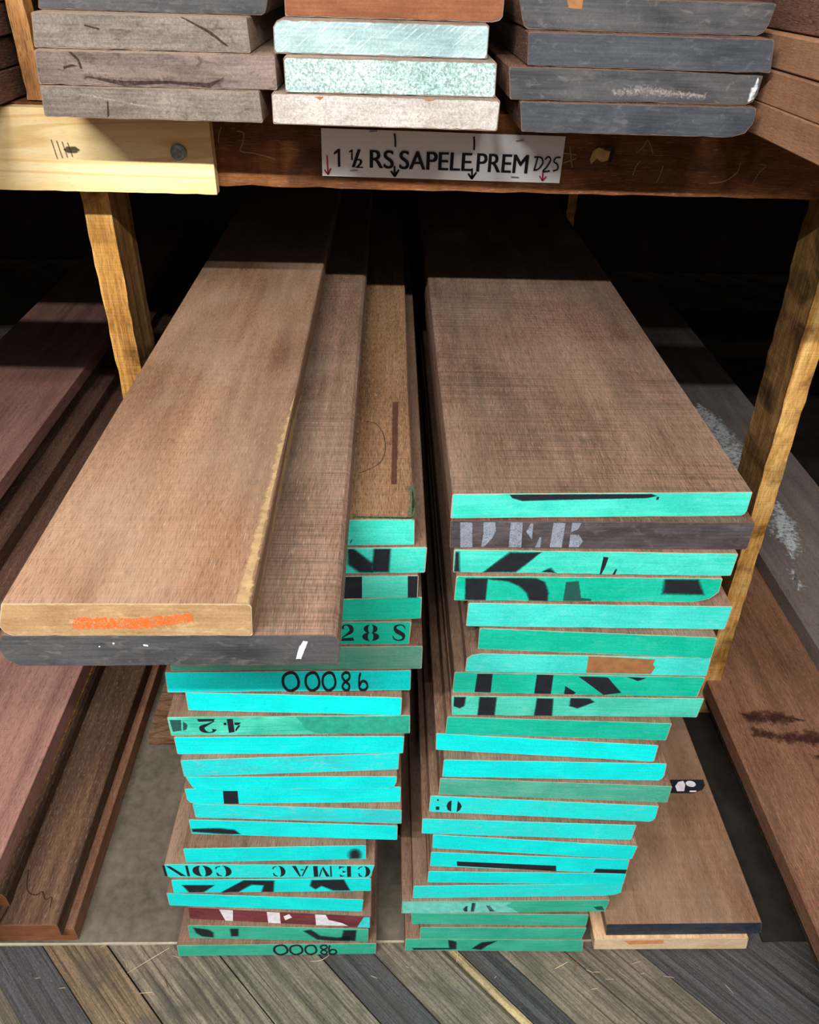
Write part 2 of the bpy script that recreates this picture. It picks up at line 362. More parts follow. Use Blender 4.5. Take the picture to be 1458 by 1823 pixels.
# ------------------------------------------------------------------ setting: plank floor, back wall, added side panels against stray light
bounds = [(-.09, 1), (-.007, 0), (.073, 2), (.155, 1), (.285, 3), (.41, 0), (.48, 3), (.573, 4), (.59, 0), (.64, 1), (.725, 3), (.82, 0), (.96, 5)]
PL = []
s = -.09-.085*45; k = 0
while s < -.0901: PL.append((s, s+.085, [1, 3, 0, 2, 5][k % 5])); s += .085; k += 1
for i, (a, tn) in enumerate(bounds): PL.append((a, bounds[i+1][0] if i+1 < len(bounds) else 1.05, tn))
s = 1.05
while s < 7.5: PL.append((s, s+.085, [3, 1, 0, 2, 3, 5][k % 6])); s += .085; k += 1
V, F, tone = [], [], []
q = 1/math.sqrt(2)
for a, b, tn in PL:
    g = .0012; a += g; b -= g; zz = random.uniform(-.0012, 0)
    nseg = 60; base = len(V)
    for j in range(nseg+1):
        l_ = -7+14*j/nseg
        for ss, z in ((a, -.03), (a, zz), (b, zz), (b, -.03)):
            V.append(((ss+l_)*q, (ss-l_)*q, z))
    for j in range(nseg):
        r = base+4*j
        for i in range(3): F.append((r+i, r+i+4, r+i+5, r+i+1)); tone.append(tn)
n = NT('worn_planks')
at = n.t.nodes.new('ShaderNodeAttribute'); at.attribute_name = 'tone'
base = n.ramp(at.outputs['Fac'], [(0, S(72, 71, 74)), (.2, S(120, 109, 93)), (.4, S(119, 100, 78)), (.6, S(113, 104, 91)), (.8, S(176, 152, 112)), (1., S(74, 72, 72))])
n.t.nodes[-1].color_ramp.interpolation = 'CONSTANT' if False else 'LINEAR'
R45 = math.radians(45)
gr = n.noise((2.5, 130, 40), 4, .6, vec=n.obj, rot=R45); gr2 = n.noise((7, 420, 60), 3, .2, vec=n.obj, rot=R45); bl = n.noise((13, 30, 20), 5, .6, vec=n.obj, rot=R45)
col = n.mix(1, base, n.ramp(gr, [(.36, .42), (.5, .92), (.66, 1.25)]), 'MULTIPLY')
col = n.mix(.7, col, n.ramp(gr2, [(.34, .45), (.5, 1.), (.68, 1.25)]), 'MULTIPLY')
ft = n.noise((160, 260, 160), 4, .4, .7, vec=n.obj, rot=R45); col = n.mix(.8, col, n.ramp(ft, [(.3, .5), (.5, 1.), (.7, 1.3)]), 'MULTIPLY')
col = n.mix(n.math('MULTIPLY', n.ramp(bl, [(.46, 0.), (.66, 1.)]), .6), col, S(66, 62, 58))
sp = n.noise((700, 700, 700), 3, .2, .7, vec=n.obj)
col = n.mix(n.math('MULTIPLY', n.ramp(sp, [(.62, 0.), (.74, 1.)]), .5), col, S(196, 184, 164))
n.bump(n.math('ADD', gr, n.math('MULTIPLY', gr2, .7)), .7, .002); MATS['worn_planks'] = n.done(col, .75)
fl = link('floor', V, F, 'worn_planks'); struct(fl)
ca = fl.data.attributes.new('tone', 'FLOAT', 'FACE')
for i, tn in enumerate(tone): ca.data[i].value = tn/5
def slab(name, x0, x1, y0, y1, z0, z1, mat, parent=None, jit=0., seg=(1, 1, 1), loc=None):
    """box with subdivided, slightly ragged edges; origin at its lower front left corner unless given"""
    nx, ny, nz = seg; idx = {}; V = []; ox, oy, oz = loc or (x0, y0, z0)
    def vid(i, j, k_):
        if (i, j, k_) not in idx:
            idx[(i, j, k_)] = len(V); e = (i in (0, nx))+(j in (0, ny))+(k_ in (0, nz)); r = jit if e >= 2 else jit*.25
            dx, dy, dz = [random.gauss(0, r) for _ in range(3)]
            if i in (0, nx): dx = abs(dx) if i == 0 else -abs(dx)
            if j in (0, ny): dy = abs(dy) if j == 0 else -abs(dy)
            if k_ in (0, nz): dz = abs(dz) if k_ == 0 else -abs(dz)
            V.append((x0+(x1-x0)*i/nx+dx-ox, y0+(y1-y0)*j/ny+dy-oy, z0+(z1-z0)*k_/nz+dz-oz))
        return idx[(i, j, k_)]
    F = []
    for i in range(nx):
        for j in range(ny):
            F.append((vid(i, j, 0), vid(i, j+1, 0), vid(i+1, j+1, 0), vid(i+1, j, 0))); F.append((vid(i, j, nz), vid(i+1, j, nz), vid(i+1, j+1, nz), vid(i, j+1, nz)))
        for k_ in range(nz):
            F.append((vid(i, 0, k_), vid(i+1, 0, k_), vid(i+1, 0, k_+1), vid(i, 0, k_+1))); F.append((vid(i, ny, k_), vid(i, ny, k_+1), vid(i+1, ny, k_+1), vid(i+1, ny, k_)))
    for j in range(ny):
        for k_ in range(nz):
            F.append((vid(0, j, k_), vid(0, j, k_+1), vid(0, j+1, k_+1), vid(0, j+1, k_))); F.append((vid(nx, j, k_), vid(nx, j+1, k_), vid(nx, j+1, k_+1), vid(nx, j, k_+1)))
    po = parent.location if parent else Vector((0, 0, 0))
    return link(name, V, F, mat, parent=parent, loc=(ox-po.x, oy-po.y, oz-po.z))
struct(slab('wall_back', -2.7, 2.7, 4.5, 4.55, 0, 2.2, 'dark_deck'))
struct(slab('wall_blocker_left', -2.75, -2.7, 1.3, 4.55, 0, 2.2, 'dark_deck'))  # side panel added to keep ambient light out of the rack
struct(slab('wall_blocker_right', 2.7, 2.75, 1.3, 4.55, 0, 2.2, 'dark_deck'))  # added like the left one, shuts out light from the side
n = NT('grey_sheet'); a = n.noise((9, 9, 9), 5, .4); b = n.noise((60, 60, 60), 4)
col = n.ramp(n.math('ADD', n.math('MULTIPLY', a, .6), n.math('MULTIPLY', b, .4)), [(.35, S(74, 68, 58)), (.5, S(98, 91, 79)), (.65, S(114, 106, 94))])
MATS['grey_sheet'] = n.done(col, .7)
flat('shade_sheet', S(40, 36, 32), .6, mottle=.3, sc=20)  # nearly black: shade of the floor gap is put into the colour
fsh = tag(slab('floor_sheet', -2.3, .56, .708, 3.9, .0005, .0052, 'grey_sheet', jit=.0006, seg=(60, 4, 1)), 'thin grey-brown sheet laid on the plank floor under the two painted stacks', 'sheet')
flat('edge_pale', S(176, 166, 146), .6)
slab('pale_front_edge', -2.29, .55, .7066, .7098, .0006, .0056, 'edge_pale', parent=fsh, jit=.0004, seg=(80, 1, 1))  # paler strip along the front edge of the sheet
tag(slab('floor_sheet', .702, 2.4, .703, 3.9, .0005, .0052, 'shade_sheet', jit=.0006, seg=(40, 4, 1)), 'thin sheet corner darkened for gap shade on the floor under the brown boards at right', 'sheet')  # widened to the left so its dark colour fills the shaded gap

# ------------------------------------------------------------------ the rack: beam, splice board, posts, added light-blocking decks
rack = bpy.data.objects.new('lumber_rack', None); COL.objects.link(rack); rack.location = (0, 1.235, 0)
tag(rack, 'timber lumber rack with dark brown crossbeam, pale splice board and two worn golden posts', 'rack')
slab('beam', -2.6, 2.6, 1.186, 1.2345, 1.1855, 1.288, 'beam_brown', rack, .0012, (160, 1, 3))
sp_ = slab('splice_board', -1.5, -.240, 1.163, 1.1855, 1.1795, 1.2845, 'fresh_pine', rack, .0004, (90, 1, 3)); sp_['label'] = 'pale new pine splice board'
def post(name, x, y, wd, dp, z0, z1, lean, mat='post_pine'):
    o = slab(name, x, x+wd, y, y+dp, z0, z1, mat, rack, .0013, (2, 4, 70))
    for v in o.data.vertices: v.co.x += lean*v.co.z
    if mat == 'post_pine':        # the broad side faces are darker than the narrow front
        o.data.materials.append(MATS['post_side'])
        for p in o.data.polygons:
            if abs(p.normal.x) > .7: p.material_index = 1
    return o
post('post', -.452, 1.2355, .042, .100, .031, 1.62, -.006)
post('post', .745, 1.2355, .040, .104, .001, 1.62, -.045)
post('rear_post', .530, 2.40, .028, .10, .001, 1.2, 0)
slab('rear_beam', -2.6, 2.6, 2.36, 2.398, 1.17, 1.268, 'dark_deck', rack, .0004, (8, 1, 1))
slab('shelf_light_block', -2.6, 2.6, 1.36, 4.4, 1.268, 1.288, 'dark_deck', rack)  # added deck, stops light leaking onto the bays below
slab('upper_light_block', -2.6, 2.6, 1.24, 4.4, 1.62, 1.64, 'dark_deck', rack)  # out of view, added to hold back light from above
slab('upper_block_beam', -2.6, 2.6, 1.2, 1.2345, 1.53, 1.64, 'beam_brown', rack, .001, (40, 1, 2))  # unseen beam added together with the light-blocking deck over it
# bolt with its washer in the splice board
def disc(name, mat, parent, r, h, loc, seg=28, dome=0.):
    V = [(0, -h-dome, 0)]; F = []
    for k_, (rr, yy) in enumerate(((r*.55, -h-dome*.7), (r*.92, -h), (r, -h*.6), (r, .001))):
        for i in range(seg): t = 2*math.pi*i/seg; V.append((rr*math.cos(t), yy, rr*math.sin(t)))
    for i in range(seg): F.append((0, 1+i, 1+(i+1) % seg))
    for k_ in range(3):
        for i in range(seg): a = 1+k_*seg+i; b = 1+k_*seg+(i+1) % seg; F.append((a, a+seg, b+seg, b))
    return link(name, V, F, mat, parent=parent, loc=loc)
bp = Vector((-.2855, 1.163, 1.2335))
wl = bp-Vector((-1.5, 1.163, 1.1795))
bo = disc('bolt_head', 'zinc', sp_, .0112, .0035, wl, dome=.0016)
disc('bolt_dimple', 'staple_metal', bo, .003, .0009, (.001, -.0046, .001), 12)
xz = lambda y: (lambda x, z: (x, y, z))
slx = lambda X, Z: (X+1.5, Z-1.1795)
for i, xx in enumerate((-.4545, -.4475, -.4405, -.4335)):
    mark_mesh('pencil_mark', 'pencil', quads([slx(xx, 1.246-.001*i), slx(xx+.003, 1.222+.001*i)], .0012, False), .0003, xz(-.0012), sp_)
mark_mesh('knot', 'pencil', [[slx(-.43+.011*math.cos(t/6*6.283), 1.234+.0045*math.sin(t/6*6.283)) for t in range(6)]], .004, xz(-.0012), sp_)
SCRIBBLES = [[(-0.2288, 1.2629), (-0.233, 1.253), (-0.2349, 1.243)], [(-0.2078, 1.2585), (-0.1989, 1.2559), (-0.2016, 1.2431), (-0.2049, 1.2329), (-0.1849, 1.2305), (-0.1581, 1.2238)], [(0.2439, 1.2412), (0.264, 1.2394)], [(0.2537, 1.2501), (0.2574, 1.2356), (0.261, 1.2224)], [(0.2473, 1.228), (0.2648, 1.2343)], [(0.3486, 1.2436), (0.3567, 1.2511), (0.3613, 1.2599), (0.3675, 1.2528), (0.3728, 1.2427)], [(0.3496, 1.2139), (0.3521, 1.226), (0.3577, 1.2343)], [(0.3856, 1.2048), (0.3894, 1.2178), (0.3905, 1.2276)], [(0.4623, 1.2058), (0.4843, 1.2094), (0.499, 1.2218), (0.5001, 1.2353)], [(0.5257, 1.208), (0.5314, 1.2226), (0.5389, 1.2303)]]
KNOT = [(0.2848, 1.234), (0.2878, 1.2451), (0.295, 1.2496), (0.3124, 1.2501), (0.3118, 1.2442), (0.3106, 1.2332), (0.3014, 1.2307), (0.2943, 1.235), (0.2875, 1.2275)]
KNOT2 = [(0.295, 1.2496), (0.3137, 1.2515), (0.3187, 1.2502), (0.317, 1.2333), (0.3128, 1.2295), (0.3118, 1.2442), (0.3036, 1.2455)]
STRIPE = [(0.011, 1.0823), (0.0196, 1.0826), (0.0155, 0.8526), (0.0089, 0.8524)]
ARC = [(-0.0314, 1.0203), (-0.0148, 1.014), (-0.003, 0.9844), (0.0004, 0.9405), (-0.0055, 0.9076), (-0.0189, 0.8902), (-0.0335, 0.8786)]
OVER1 = [(0.03, 0.8449), (0.0389, 0.8531), (0.0377, 0.7779), (0.0288, 0.7801), (0.0329, 0.8105)]
OVER2 = [(-0.0387, 0.7825), (0.0371, 0.7803), (0.0369, 0.7744), (-0.0398, 0.7754)]
# chalk scribbles, a torn knot and cracks on the beam
bmx = lambda X, Z: (X, Z)
bm = bpy.data.objects['beam']; bl_ = lambda X, Z: (X+2.6, Z-1.1855)
for st in SCRIBBLES:
    mark_mesh('chalk_scribble', 'scribble', quads([bl_(*p) for p in st], .0016), .0006, xz(-.0012), bm)
mark_mesh('torn_knot', 'tornwood', [[bl_(*p) for p in KNOT]], .002, xz(-.0012), bm, label='torn pale knot')
mark_mesh('torn_knot_hollow', 'gap', [[bl_(*p) for p in KNOT2]], .002, xz(-.0014), bm)

# ------------------------------------------------------------------ paper sign stapled to the beam
sg = bpy.data.objects.new('paper_sign', None); COL.objects.link(sg); sg.location = (-.0928, 1.1842, 1.2036); sg.rotation_euler = (0, math.radians(.42), 0)
tag(sg, 'white paper sign stapled to the brown beam reading 1 1/2 RS SAPELE PREM D2S', 'sign')
V, F = [], []
for j in range(3):
    for i in range(25): V.append((.3385*i/24, -.0006*math.sin(i*.5)-.0004, .0615*j/2))
for j in range(2):
    for i in range(24): a = j*25+i; F.append((a, a+1, a+26, a+25))
link('paper_sheet', V, F, 'paper', sg)
def text(body, x, z, h, wfit, mat, parent, bold=.0, y=-.0016, shear=0.):
    c = bpy.data.curves.new('t', 'FONT'); c.body = body; c.size = 1; c.shear = shear
    o = bpy.data.objects.new('t', c); COL.objects.link(o); bpy.context.view_layer.update()
    me = bpy.data.meshes.new_from_object(o.evaluated_get(bpy.context.evaluated_depsgraph_get())); bpy.data.objects.remove(o)
    xs = [v.co.x for v in me.vertices]; ys = [v.co.y for v in me.vertices]
    sx = wfit/(max(xs)-min(xs)); sy = h/(max(ys)-min(ys)); x0, y0 = min(xs), min(ys)
    for v in me.vertices: v.co = ((v.co.x-x0)*sx+x, y, (v.co.y-y0)*sy+z)
    if bold:      # heavier face: the same outlines struck again a hair to either side
        V = [tuple(v.co) for v in me.vertices]; F = [tuple(p.vertices) for p in me.polygons]; n0 = len(V); m2 = bpy.data.meshes.new('t')
        m2.from_pydata([(a+s_*bold, b-.00002*k_, c_) for k_, s_ in enumerate((-1, 0, 1)) for a, b, c_ in V], [], [tuple(i+k_*n0 for i in f) for k_ in range(3) for f in F]); me = m2
    me.materials.clear(); me.materials.append(MATS[mat])
    t = bpy.data.objects.new('printed_text', me); COL.objects.link(t); t.parent = parent; return t
U = .3385/416   # sign scale: metres per unit of its own width
TX = [('/', 52, 14, .0236, .0128), ('2', 58, 12, .0118, .0122), ('RS', 83, 40, .0238, .0126), ('SAPELE', 134, 124, .0242, .0124), ('PREM', 268, 88, .0242, .0122)]
for body, x, wd, h, z in TX: text(body, x*U, z, h, wd*U, 'ink', sg, .0007)
for x, z, h in ((21, .0128, .0234), (46.5, .0222, .0136)):      # the figure 1 with its flag
    a = .0034 if h > .02 else .0024; xx = x*U; V = [(xx+h*.22, -.0016, z), (xx+h*.22+a, -.0016, z), (xx+h*.22+a, -.0016, z+h), (xx+h*.22+a*.25, -.0016, z+h), (xx, -.0016, z+h*.80), (xx, -.0016, z+h*.66), (xx+h*.22, -.0016, z+h*.80)]
    link('printed_text', V, [tuple(range(7))], 'ink', sg)
def strokes(name, mat, lines, wd, parent, y=-.0017, smooth=True):
    V, F = [], []
    for L_ in lines:
        for qd in quads([(a*U, b) for a, b in L_], wd, smooth):
            b0 = len(V); V += [(a, y, b) for a, b in qd]; F.append((b0, b0+1, b0+2, b0+3))
    return link(name, V, F, mat, parent)
strokes('handwritten_text', 'ink', [[(372, .034), (370, .024), (368, .016)], [(366, .034), (378, .0335), (382, .027), (376, .019), (368, .0165)], [(385, .031), (390, .035), (395, .031), (390, .022), (384, .0155), (396, .0165)], [(412, .0345), (404, .034), (401, .029), (408, .025), (409, .019), (401, .0165)]] , .0021, sg)
for x, z0 in ((124, .059), (259, .0585)):
    strokes('ink_tick', 'ink', [[(x, z0-.001), (x+1.5, z0-.009), (x+2, z0-.018)]], .0024, sg)
    strokes('arrow', 'ink', [[(x+1, .0165), (x+2, .0035)], [(x-5, .0095), (x+2, .0025)], [(x+9, .0115), (x+2, .0025)], [(x-3, .0075), (x+2, .0025), (x+6, .0085)]], .0026, sg, smooth=False)
strokes('arrow', 'red_ink', [[(9, .0275), (10, .0025)], [(4, .0085), (10, .002)], [(15, .0105), (10, .002)]], .0018, sg, smooth=False)
strokes('arrow', 'red_ink', [[(384, .016), (385, .0035)], [(379, .0095), (385, .003)], [(391, .009), (385, .003)]], .0018, sg, smooth=False)
for x, z, r in ((88, .0598, .1), (338, .0545, .12), (55, .0085, .05), (336, .0068, -.02)):
    c_, s_ = math.cos(r), math.sin(r); hw, hh = .0055, .0005; P = [(-hw, -hh), (hw, -hh), (hw, hh), (-hw, hh)]
    P = [(x*U+a*c_-b*s_, z+a*s_+b*c_) for a, b in P]
    V = [(a, -.0026, b) for a, b in P]+[(a, -.0012, b) for a, b in P]
    link('staple', V, [(0, 1, 2, 3), (0, 4, 5, 1), (1, 5, 6, 2), (2, 6, 7, 3), (3, 7, 4, 0)], 'staple_metal', sg)

# ------------------------------------------------------------------ boards (front lower left corner, width, thickness, end skew, in metres)
BOARDS = {
'L23': {"x":-0.3558,"y":0.6849,"z":0.006,"w":0.3488,"t":0.0388,"skew":0.0037,"ul":0.0015,"ur":0.0009,"ln":3.0,"dev":0.0001,"paint":"green_low","body":"sapele"},
'L22': {"x":-0.3333,"y":0.6967,"z":0.0452,"w":0.3129,"t":0.0451,"skew":-0.0284,"ul":0.0021,"ur":0.0006,"ln":3.0,"dev":0.0012,"paint":"green_low","body":"sapele"},
'L21': {"x":-0.3294,"y":0.7071,"z":0.0907,"w":0.3138,"t":0.0384,"skew":-0.054,"ul":0.002,"ur":0.0007,"ln":3.0,"dev":-0.0025,"paint":"maroon","body":"sapele"},
'L20': {"x":-0.3589,"y":0.7098,"z":0.1295,"w":0.3287,"t":0.0402,"skew":-0.0402,"ul":0.0003,"ur":0.0026,"ln":3.0,"dev":0.0017,"paint":"cyan","body":"sapele"},
'L19': {"x":-0.3463,"y":0.7095,"z":0.1701,"w":0.3306,"t":0.0408,"skew":0.0054,"ul":0.0016,"ur":0.0003,"ln":3.0,"dev":-0.001,"paint":"cyan","body":"sapele"},
'L18': {"x":-0.353,"y":0.7131,"z":0.2113,"w":0.3396,"t":0.0401,"skew":-0.0047,"ul":0.0023,"ur":0.004,"ln":3.0,"dev":-0.004,"paint":"cyan_lt","body":"sapele","cuts":{"BL":[0.006,0.012],"BR":[0.006,0.02]}},
'L17': {"x":-0.3158,"y":0.715,"z":0.2519,"w":0.2921,"t":0.0406,"skew":0.0176,"ul":0.0005,"ur":0.0002,"ln":3.0,"dev":-0.0016,"paint":"cyan","body":"sapele"},
'L16': {"x":-0.3064,"y":0.7399,"z":0.2929,"w":0.3332,"t":0.0406,"skew":-0.0373,"ul":0.0001,"ur":-0.0002,"ln":3.0,"dev":0.0015,"paint":"cyan","body":"sapele"},
'L15': {"x":-0.2953,"y":0.7423,"z":0.3339,"w":0.3279,"t":0.0375,"skew":-0.0363,"ul":-0.0,"ur":-0.0003,"ln":3.0,"dev":0.0008,"paint":"cyan_scuff","body":"sapele"},
'L14': {"x":-0.3013,"y":0.7404,"z":0.3717,"w":0.332,"t":0.0406,"skew":0.0134,"ul":-0.0004,"ur":-0.0004,"ln":3.0,"dev":-0.0029,"paint":"cyan","body":"sapele","cuts":{"BL":[0.012,0.012]}},
'L13': {"x":-0.2911,"y":0.7387,"z":0.4127,"w":0.3144,"t":0.0312,"skew":0.0022,"ul":-0.0042,"ur":0.0003,"ln":3.0,"dev":0.0015,"paint":"cyan","body":"sapele","cuts":{"BR":[0.01,0.016],"BL":[0.008,0.014]}},
'L12': {"x":-0.2968,"y":0.7379,"z":0.4443,"w":0.323,"t":0.0405,"skew":0.0401,"ul":-0.0005,"ur":0.0005,"ln":3.0,"dev":-0.0002,"paint":"cyan_scuff","body":"sapele"},
'L11': {"x":-0.3031,"y":0.7473,"z":0.4852,"w":0.3351,"t":0.0405,"skew":0.0052,"ul":0.0005,"ur":0.0006,"ln":3.0,"dev":0.0011,"paint":"cyan","body":"sapele"},
'L10': {"x":-0.3069,"y":0.7484,"z":0.5261,"w":0.3482,"t":0.0416,"skew":0.0133,"ul":0.0004,"ur":-0.0008,"ln":3.0,"dev":0.0008,"paint":"green_lt","body":"sapele"},
'L9': {"x":-0.2788,"y":0.7598,"z":0.5681,"w":0.306,"t":0.0393,"skew":-0.025,"ul":0.0008,"ur":0.0007,"ln":3.0,"dev":-0.0029,"paint":"cyan","body":"sapele"},
'L8': {"x":-0.3016,"y":0.7577,"z":0.6078,"w":0.3416,"t":0.0414,"skew":0.0162,"ul":0.0021,"ur":-0.0004,"ln":3.0,"dev":0.0009,"paint":"cyan","body":"sapele"},
'L7': {"x":-0.2906,"y":0.7589,"z":0.6496,"w":0.3449,"t":0.0447,"skew":0.0206,"ul":0.0032,"ur":-0.0001,"ln":3.0,"dev":-0.0015,"paint":"green_dusty","body":"sapele"},
'L6': {"x":-0.315,"y":0.7637,"z":0.6947,"w":0.3509,"t":0.0428,"skew":0.007,"ul":0.0,"ur":0.0016,"ln":3.0,"dev":0.0039,"paint":"green","body":"sapele"},
'L5': {"x":-0.29,"y":0.7548,"z":0.7379,"w":0.3411,"t":0.0394,"skew":0.0499,"ul":0.0,"ur":-0.0004,"ln":3.0,"dev":0.0018,"paint":"green","body":"sapele"},
'L4': {"x":-0.31,"y":0.7599,"z":0.7776,"w":0.3551,"t":0.0384,"skew":0.0277,"ul":0.0,"ur":-0.0006,"ln":3.0,"dev":0.0001,"paint":"green_mid","body":"sapele"},
'L3': {"x":-0.285,"y":0.7629,"z":0.8164,"w":0.338,"t":0.0425,"skew":0.0347,"ul":0.0,"ur":0.0008,"ln":3.0,"dev":-0.0025,"paint":"teal","body":"sapele"},
'L2': {"x":-0.3,"y":0.7664,"z":0.8593,"w":0.3384,"t":0.0405,"skew":0.0286,"ul":0.0,"ur":-0.0009,"ln":3.0,"dev":0.0001,"paint":"teal","body":"sapele_tan"},
'R22': {"x":0.0442,"y":0.6916,"z":0.006,"w":0.321,"t":0.0425,"skew":-0.0133,"ul":0.0007,"ur":-0.0051,"ln":3.0,"dev":0.0004,"paint":"green_low","body":"sapele"},
'R21': {"x":0.0699,"y":0.6911,"z":0.0489,"w":0.287,"t":0.04,"skew":-0.0068,"ul":-0.0005,"ur":0.003,"ln":3.0,"dev":-0.003,"paint":"green_low","body":"sapele"},
'R20': {"x":0.0546,"y":0.6962,"z":0.0894,"w":0.3051,"t":0.0379,"skew":-0.0213,"ul":-0.0018,"ur":-0.0015,"ln":3.0,"dev":0.0056,"paint":"green_low","body":"sapele"},
'R19': {"x":0.0361,"y":0.695,"z":0.1276,"w":0.3508,"t":0.0386,"skew":0.0023,"ul":-0.0,"ur":0.0019,"ln":3.0,"dev":0.001,"paint":"green_low","body":"sapele"},
'R18': {"x":0.0542,"y":0.7001,"z":0.1666,"w":0.3532,"t":0.0394,"skew":0.0028,"ul":0.0003,"ur":-0.0016,"ln":3.0,"dev":0.0042,"paint":"cyan_lt","body":"sapele","cuts":{"BR":[0.03,0.01]}},
'R17': {"x":0.0776,"y":0.7051,"z":0.2065,"w":0.3276,"t":0.0348,"skew":-0.0138,"ul":-0.0,"ur":-0.0012,"ln":3.0,"dev":-0.0028,"paint":"cyan","body":"sapele"},
'R16': {"x":0.0806,"y":0.7131,"z":0.2417,"w":0.3227,"t":0.0422,"skew":-0.0495,"ul":0.0,"ur":-0.0017,"ln":3.0,"dev":0.0041,"paint":"cyan","body":"sapele"},
'R15': {"x":0.0825,"y":0.7188,"z":0.2843,"w":0.3217,"t":0.0392,"skew":-0.0612,"ul":-0.0008,"ur":0.003,"ln":3.0,"dev":-0.0034,"paint":"cyan","body":"sapele"},
'R14': {"x":0.064,"y":0.7197,"z":0.3239,"w":0.3344,"t":0.0414,"skew":-0.0352,"ul":-0.0001,"ur":0.0005,"ln":3.0,"dev":-0.0016,"paint":"cyan_lt","body":"sapele"},
'R13': {"x":0.0743,"y":0.7308,"z":0.3657,"w":0.3534,"t":0.0427,"skew":-0.0551,"ul":0.0009,"ur":-0.0012,"ln":3.0,"dev":0.0014,"paint":"cyan_lt","body":"sapele","cuts":{"BR":[0.008,0.01]}},
'R12': {"x":0.0878,"y":0.7318,"z":0.4088,"w":0.3525,"t":0.0416,"skew":-0.0423,"ul":0.0002,"ur":-0.0016,"ln":3.0,"dev":0.0001,"paint":"green_dust2","body":"sapele"},
'R11': {"x":0.0911,"y":0.7331,"z":0.4508,"w":0.3352,"t":0.0419,"skew":-0.0153,"ul":0.0003,"ur":-0.0023,"ln":3.0,"dev":-0.0059,"paint":"cyan","body":"sapele","cuts":{"BR":[0.006,0.012]}},
'R10': {"x":0.0804,"y":0.7496,"z":0.4931,"w":0.3249,"t":0.0388,"skew":-0.063,"ul":-0.0014,"ur":-0.0008,"ln":3.0,"dev":-0.0028,"paint":"cyan","body":"sapele"},
'R9': {"x":0.0925,"y":0.7474,"z":0.5323,"w":0.3239,"t":0.039,"skew":-0.037,"ul":0.0006,"ur":0.0004,"ln":3.0,"dev":0.0021,"paint":"green_br","body":"sapele"},
'R8': {"x":0.0995,"y":0.7493,"z":0.5717,"w":0.3562,"t":0.0414,"skew":-0.0146,"ul":-0.0021,"ur":0.0013,"ln":3.0,"dev":0.0052,"paint":"green_mid","body":"sapele"},
'R7': {"x":0.0985,"y":0.7547,"z":0.6135,"w":0.348,"t":0.0417,"skew":-0.0241,"ul":0.0007,"ur":0.0021,"ln":3.0,"dev":0.0023,"paint":"green_br","body":"sapele"},
'R6': {"x":0.1139,"y":0.7544,"z":0.6556,"w":0.3354,"t":0.0368,"skew":-0.0197,"ul":0.0003,"ur":-0.0015,"ln":3.0,"dev":-0.0007,"paint":"aqua","body":"sapele","cuts":{"TL":[0.02,0.01]}},
'R5': {"x":0.1285,"y":0.7611,"z":0.6928,"w":0.3179,"t":0.0399,"skew":-0.0513,"ul":0.0,"ur":-0.0013,"ln":3.0,"dev":0.002,"paint":"green_br","body":"sapele"},
'R4': {"x":0.1101,"y":0.7633,"z":0.7331,"w":0.3488,"t":0.0424,"skew":-0.0073,"ul":0.0005,"ur":0.0002,"ln":3.0,"dev":-0.0029,"paint":"aqua","body":"sapele"},
'R3': {"x":0.0919,"y":0.7667,"z":0.7758,"w":0.3461,"t":0.0421,"skew":-0.0026,"ul":0.0005,"ur":-0.0012,"ln":3.0,"dev":0.0013,"paint":"green_br","body":"sapele","cuts":{"BR":[0.03,0.018]}},
'R2': {"x":0.088,"y":0.7727,"z":0.8184,"w":0.36,"t":0.0377,"skew":-0.0055,"ul":-0.0003,"ur":-0.0002,"ln":3.0,"dev":-0.0034,"paint":"teal","body":"sapele"},
'R1': {"x":0.082,"y":0.7752,"z":0.8565,"w":0.3789,"t":0.0426,"skew":0.0039,"ul":-0.001,"ur":-0.0005,"ln":3.0,"dev":-0.0,"paint":"darkend","body":"sapele_dark"},
'R0': {"x":0.0811,"y":0.7782,"z":0.8995,"w":0.3714,"t":0.0367,"skew":0.032,"ul":0.0003,"ur":-0.0007,"ln":3.0,"dev":-0.0003,"paint":"teal","body":"sapele_saw","cuts":{"BR":[0.006,0.008]}},
'A1': {"x":-0.359,"y":0.5299,"z":0.9002,"w":0.3168,"t":0.0404,"skew":0.0103,"ul":0.0063,"ur":0.0015,"ln":2.9,"dev":0.0,"paint":"slate","body":"sapele_saw","cuts":{"BL":[0.014,0.028],"TR":[0.007,0.01]}},
'A0': {"x":-0.3492,"y":0.5289,"z":0.941,"w":0.2281,"t":0.0402,"skew":0.0076,"ul":0.0084,"ur":0.0021,"ln":2.8,"dev":0.0,"paint":"raw_tan","body":"sapele_warm","cuts":{"BL":[0.008,0.012],"TR":[0.004,0.004]}},
'UL0': {"x":-0.4159,"y":1.0598,"z":1.29,"w":0.263,"t":0.0341,"skew":-0.0121,"ul":0.0018,"ur":-0.0019,"ln":2.9,"dev":-0.0006,"paint":"raw_grey","body":"sapele_dusty"},
'UL1': {"x":-0.4156,"y":1.0635,"z":1.3245,"w":0.2816,"t":0.036,"skew":0.0114,"ul":0.0024,"ur":-0.0007,"ln":2.9,"dev":-0.00024,"paint":"raw_grey2","body":"sapele_dusty"},
'UL2': {"x":-0.4167,"y":1.0765,"z":1.3609,"w":0.2513,"t":0.0362,"skew":0.0287,"ul":0.0042,"ur":-0.0011,"ln":2.9,"dev":-0.0009,"paint":"raw_grey","body":"sapele_dusty"},
'UL3': {"x":-0.4171,"y":1.115,"z":1.3975,"w":0.2694,"t":0.036,"skew":0.01,"ul":0.0076,"ur":0.0076,"ln":2.9,"dev":-0.00015,"paint":"slate","body":"sapele_dark","cuts":{"BR":[0.006,0.008]}},
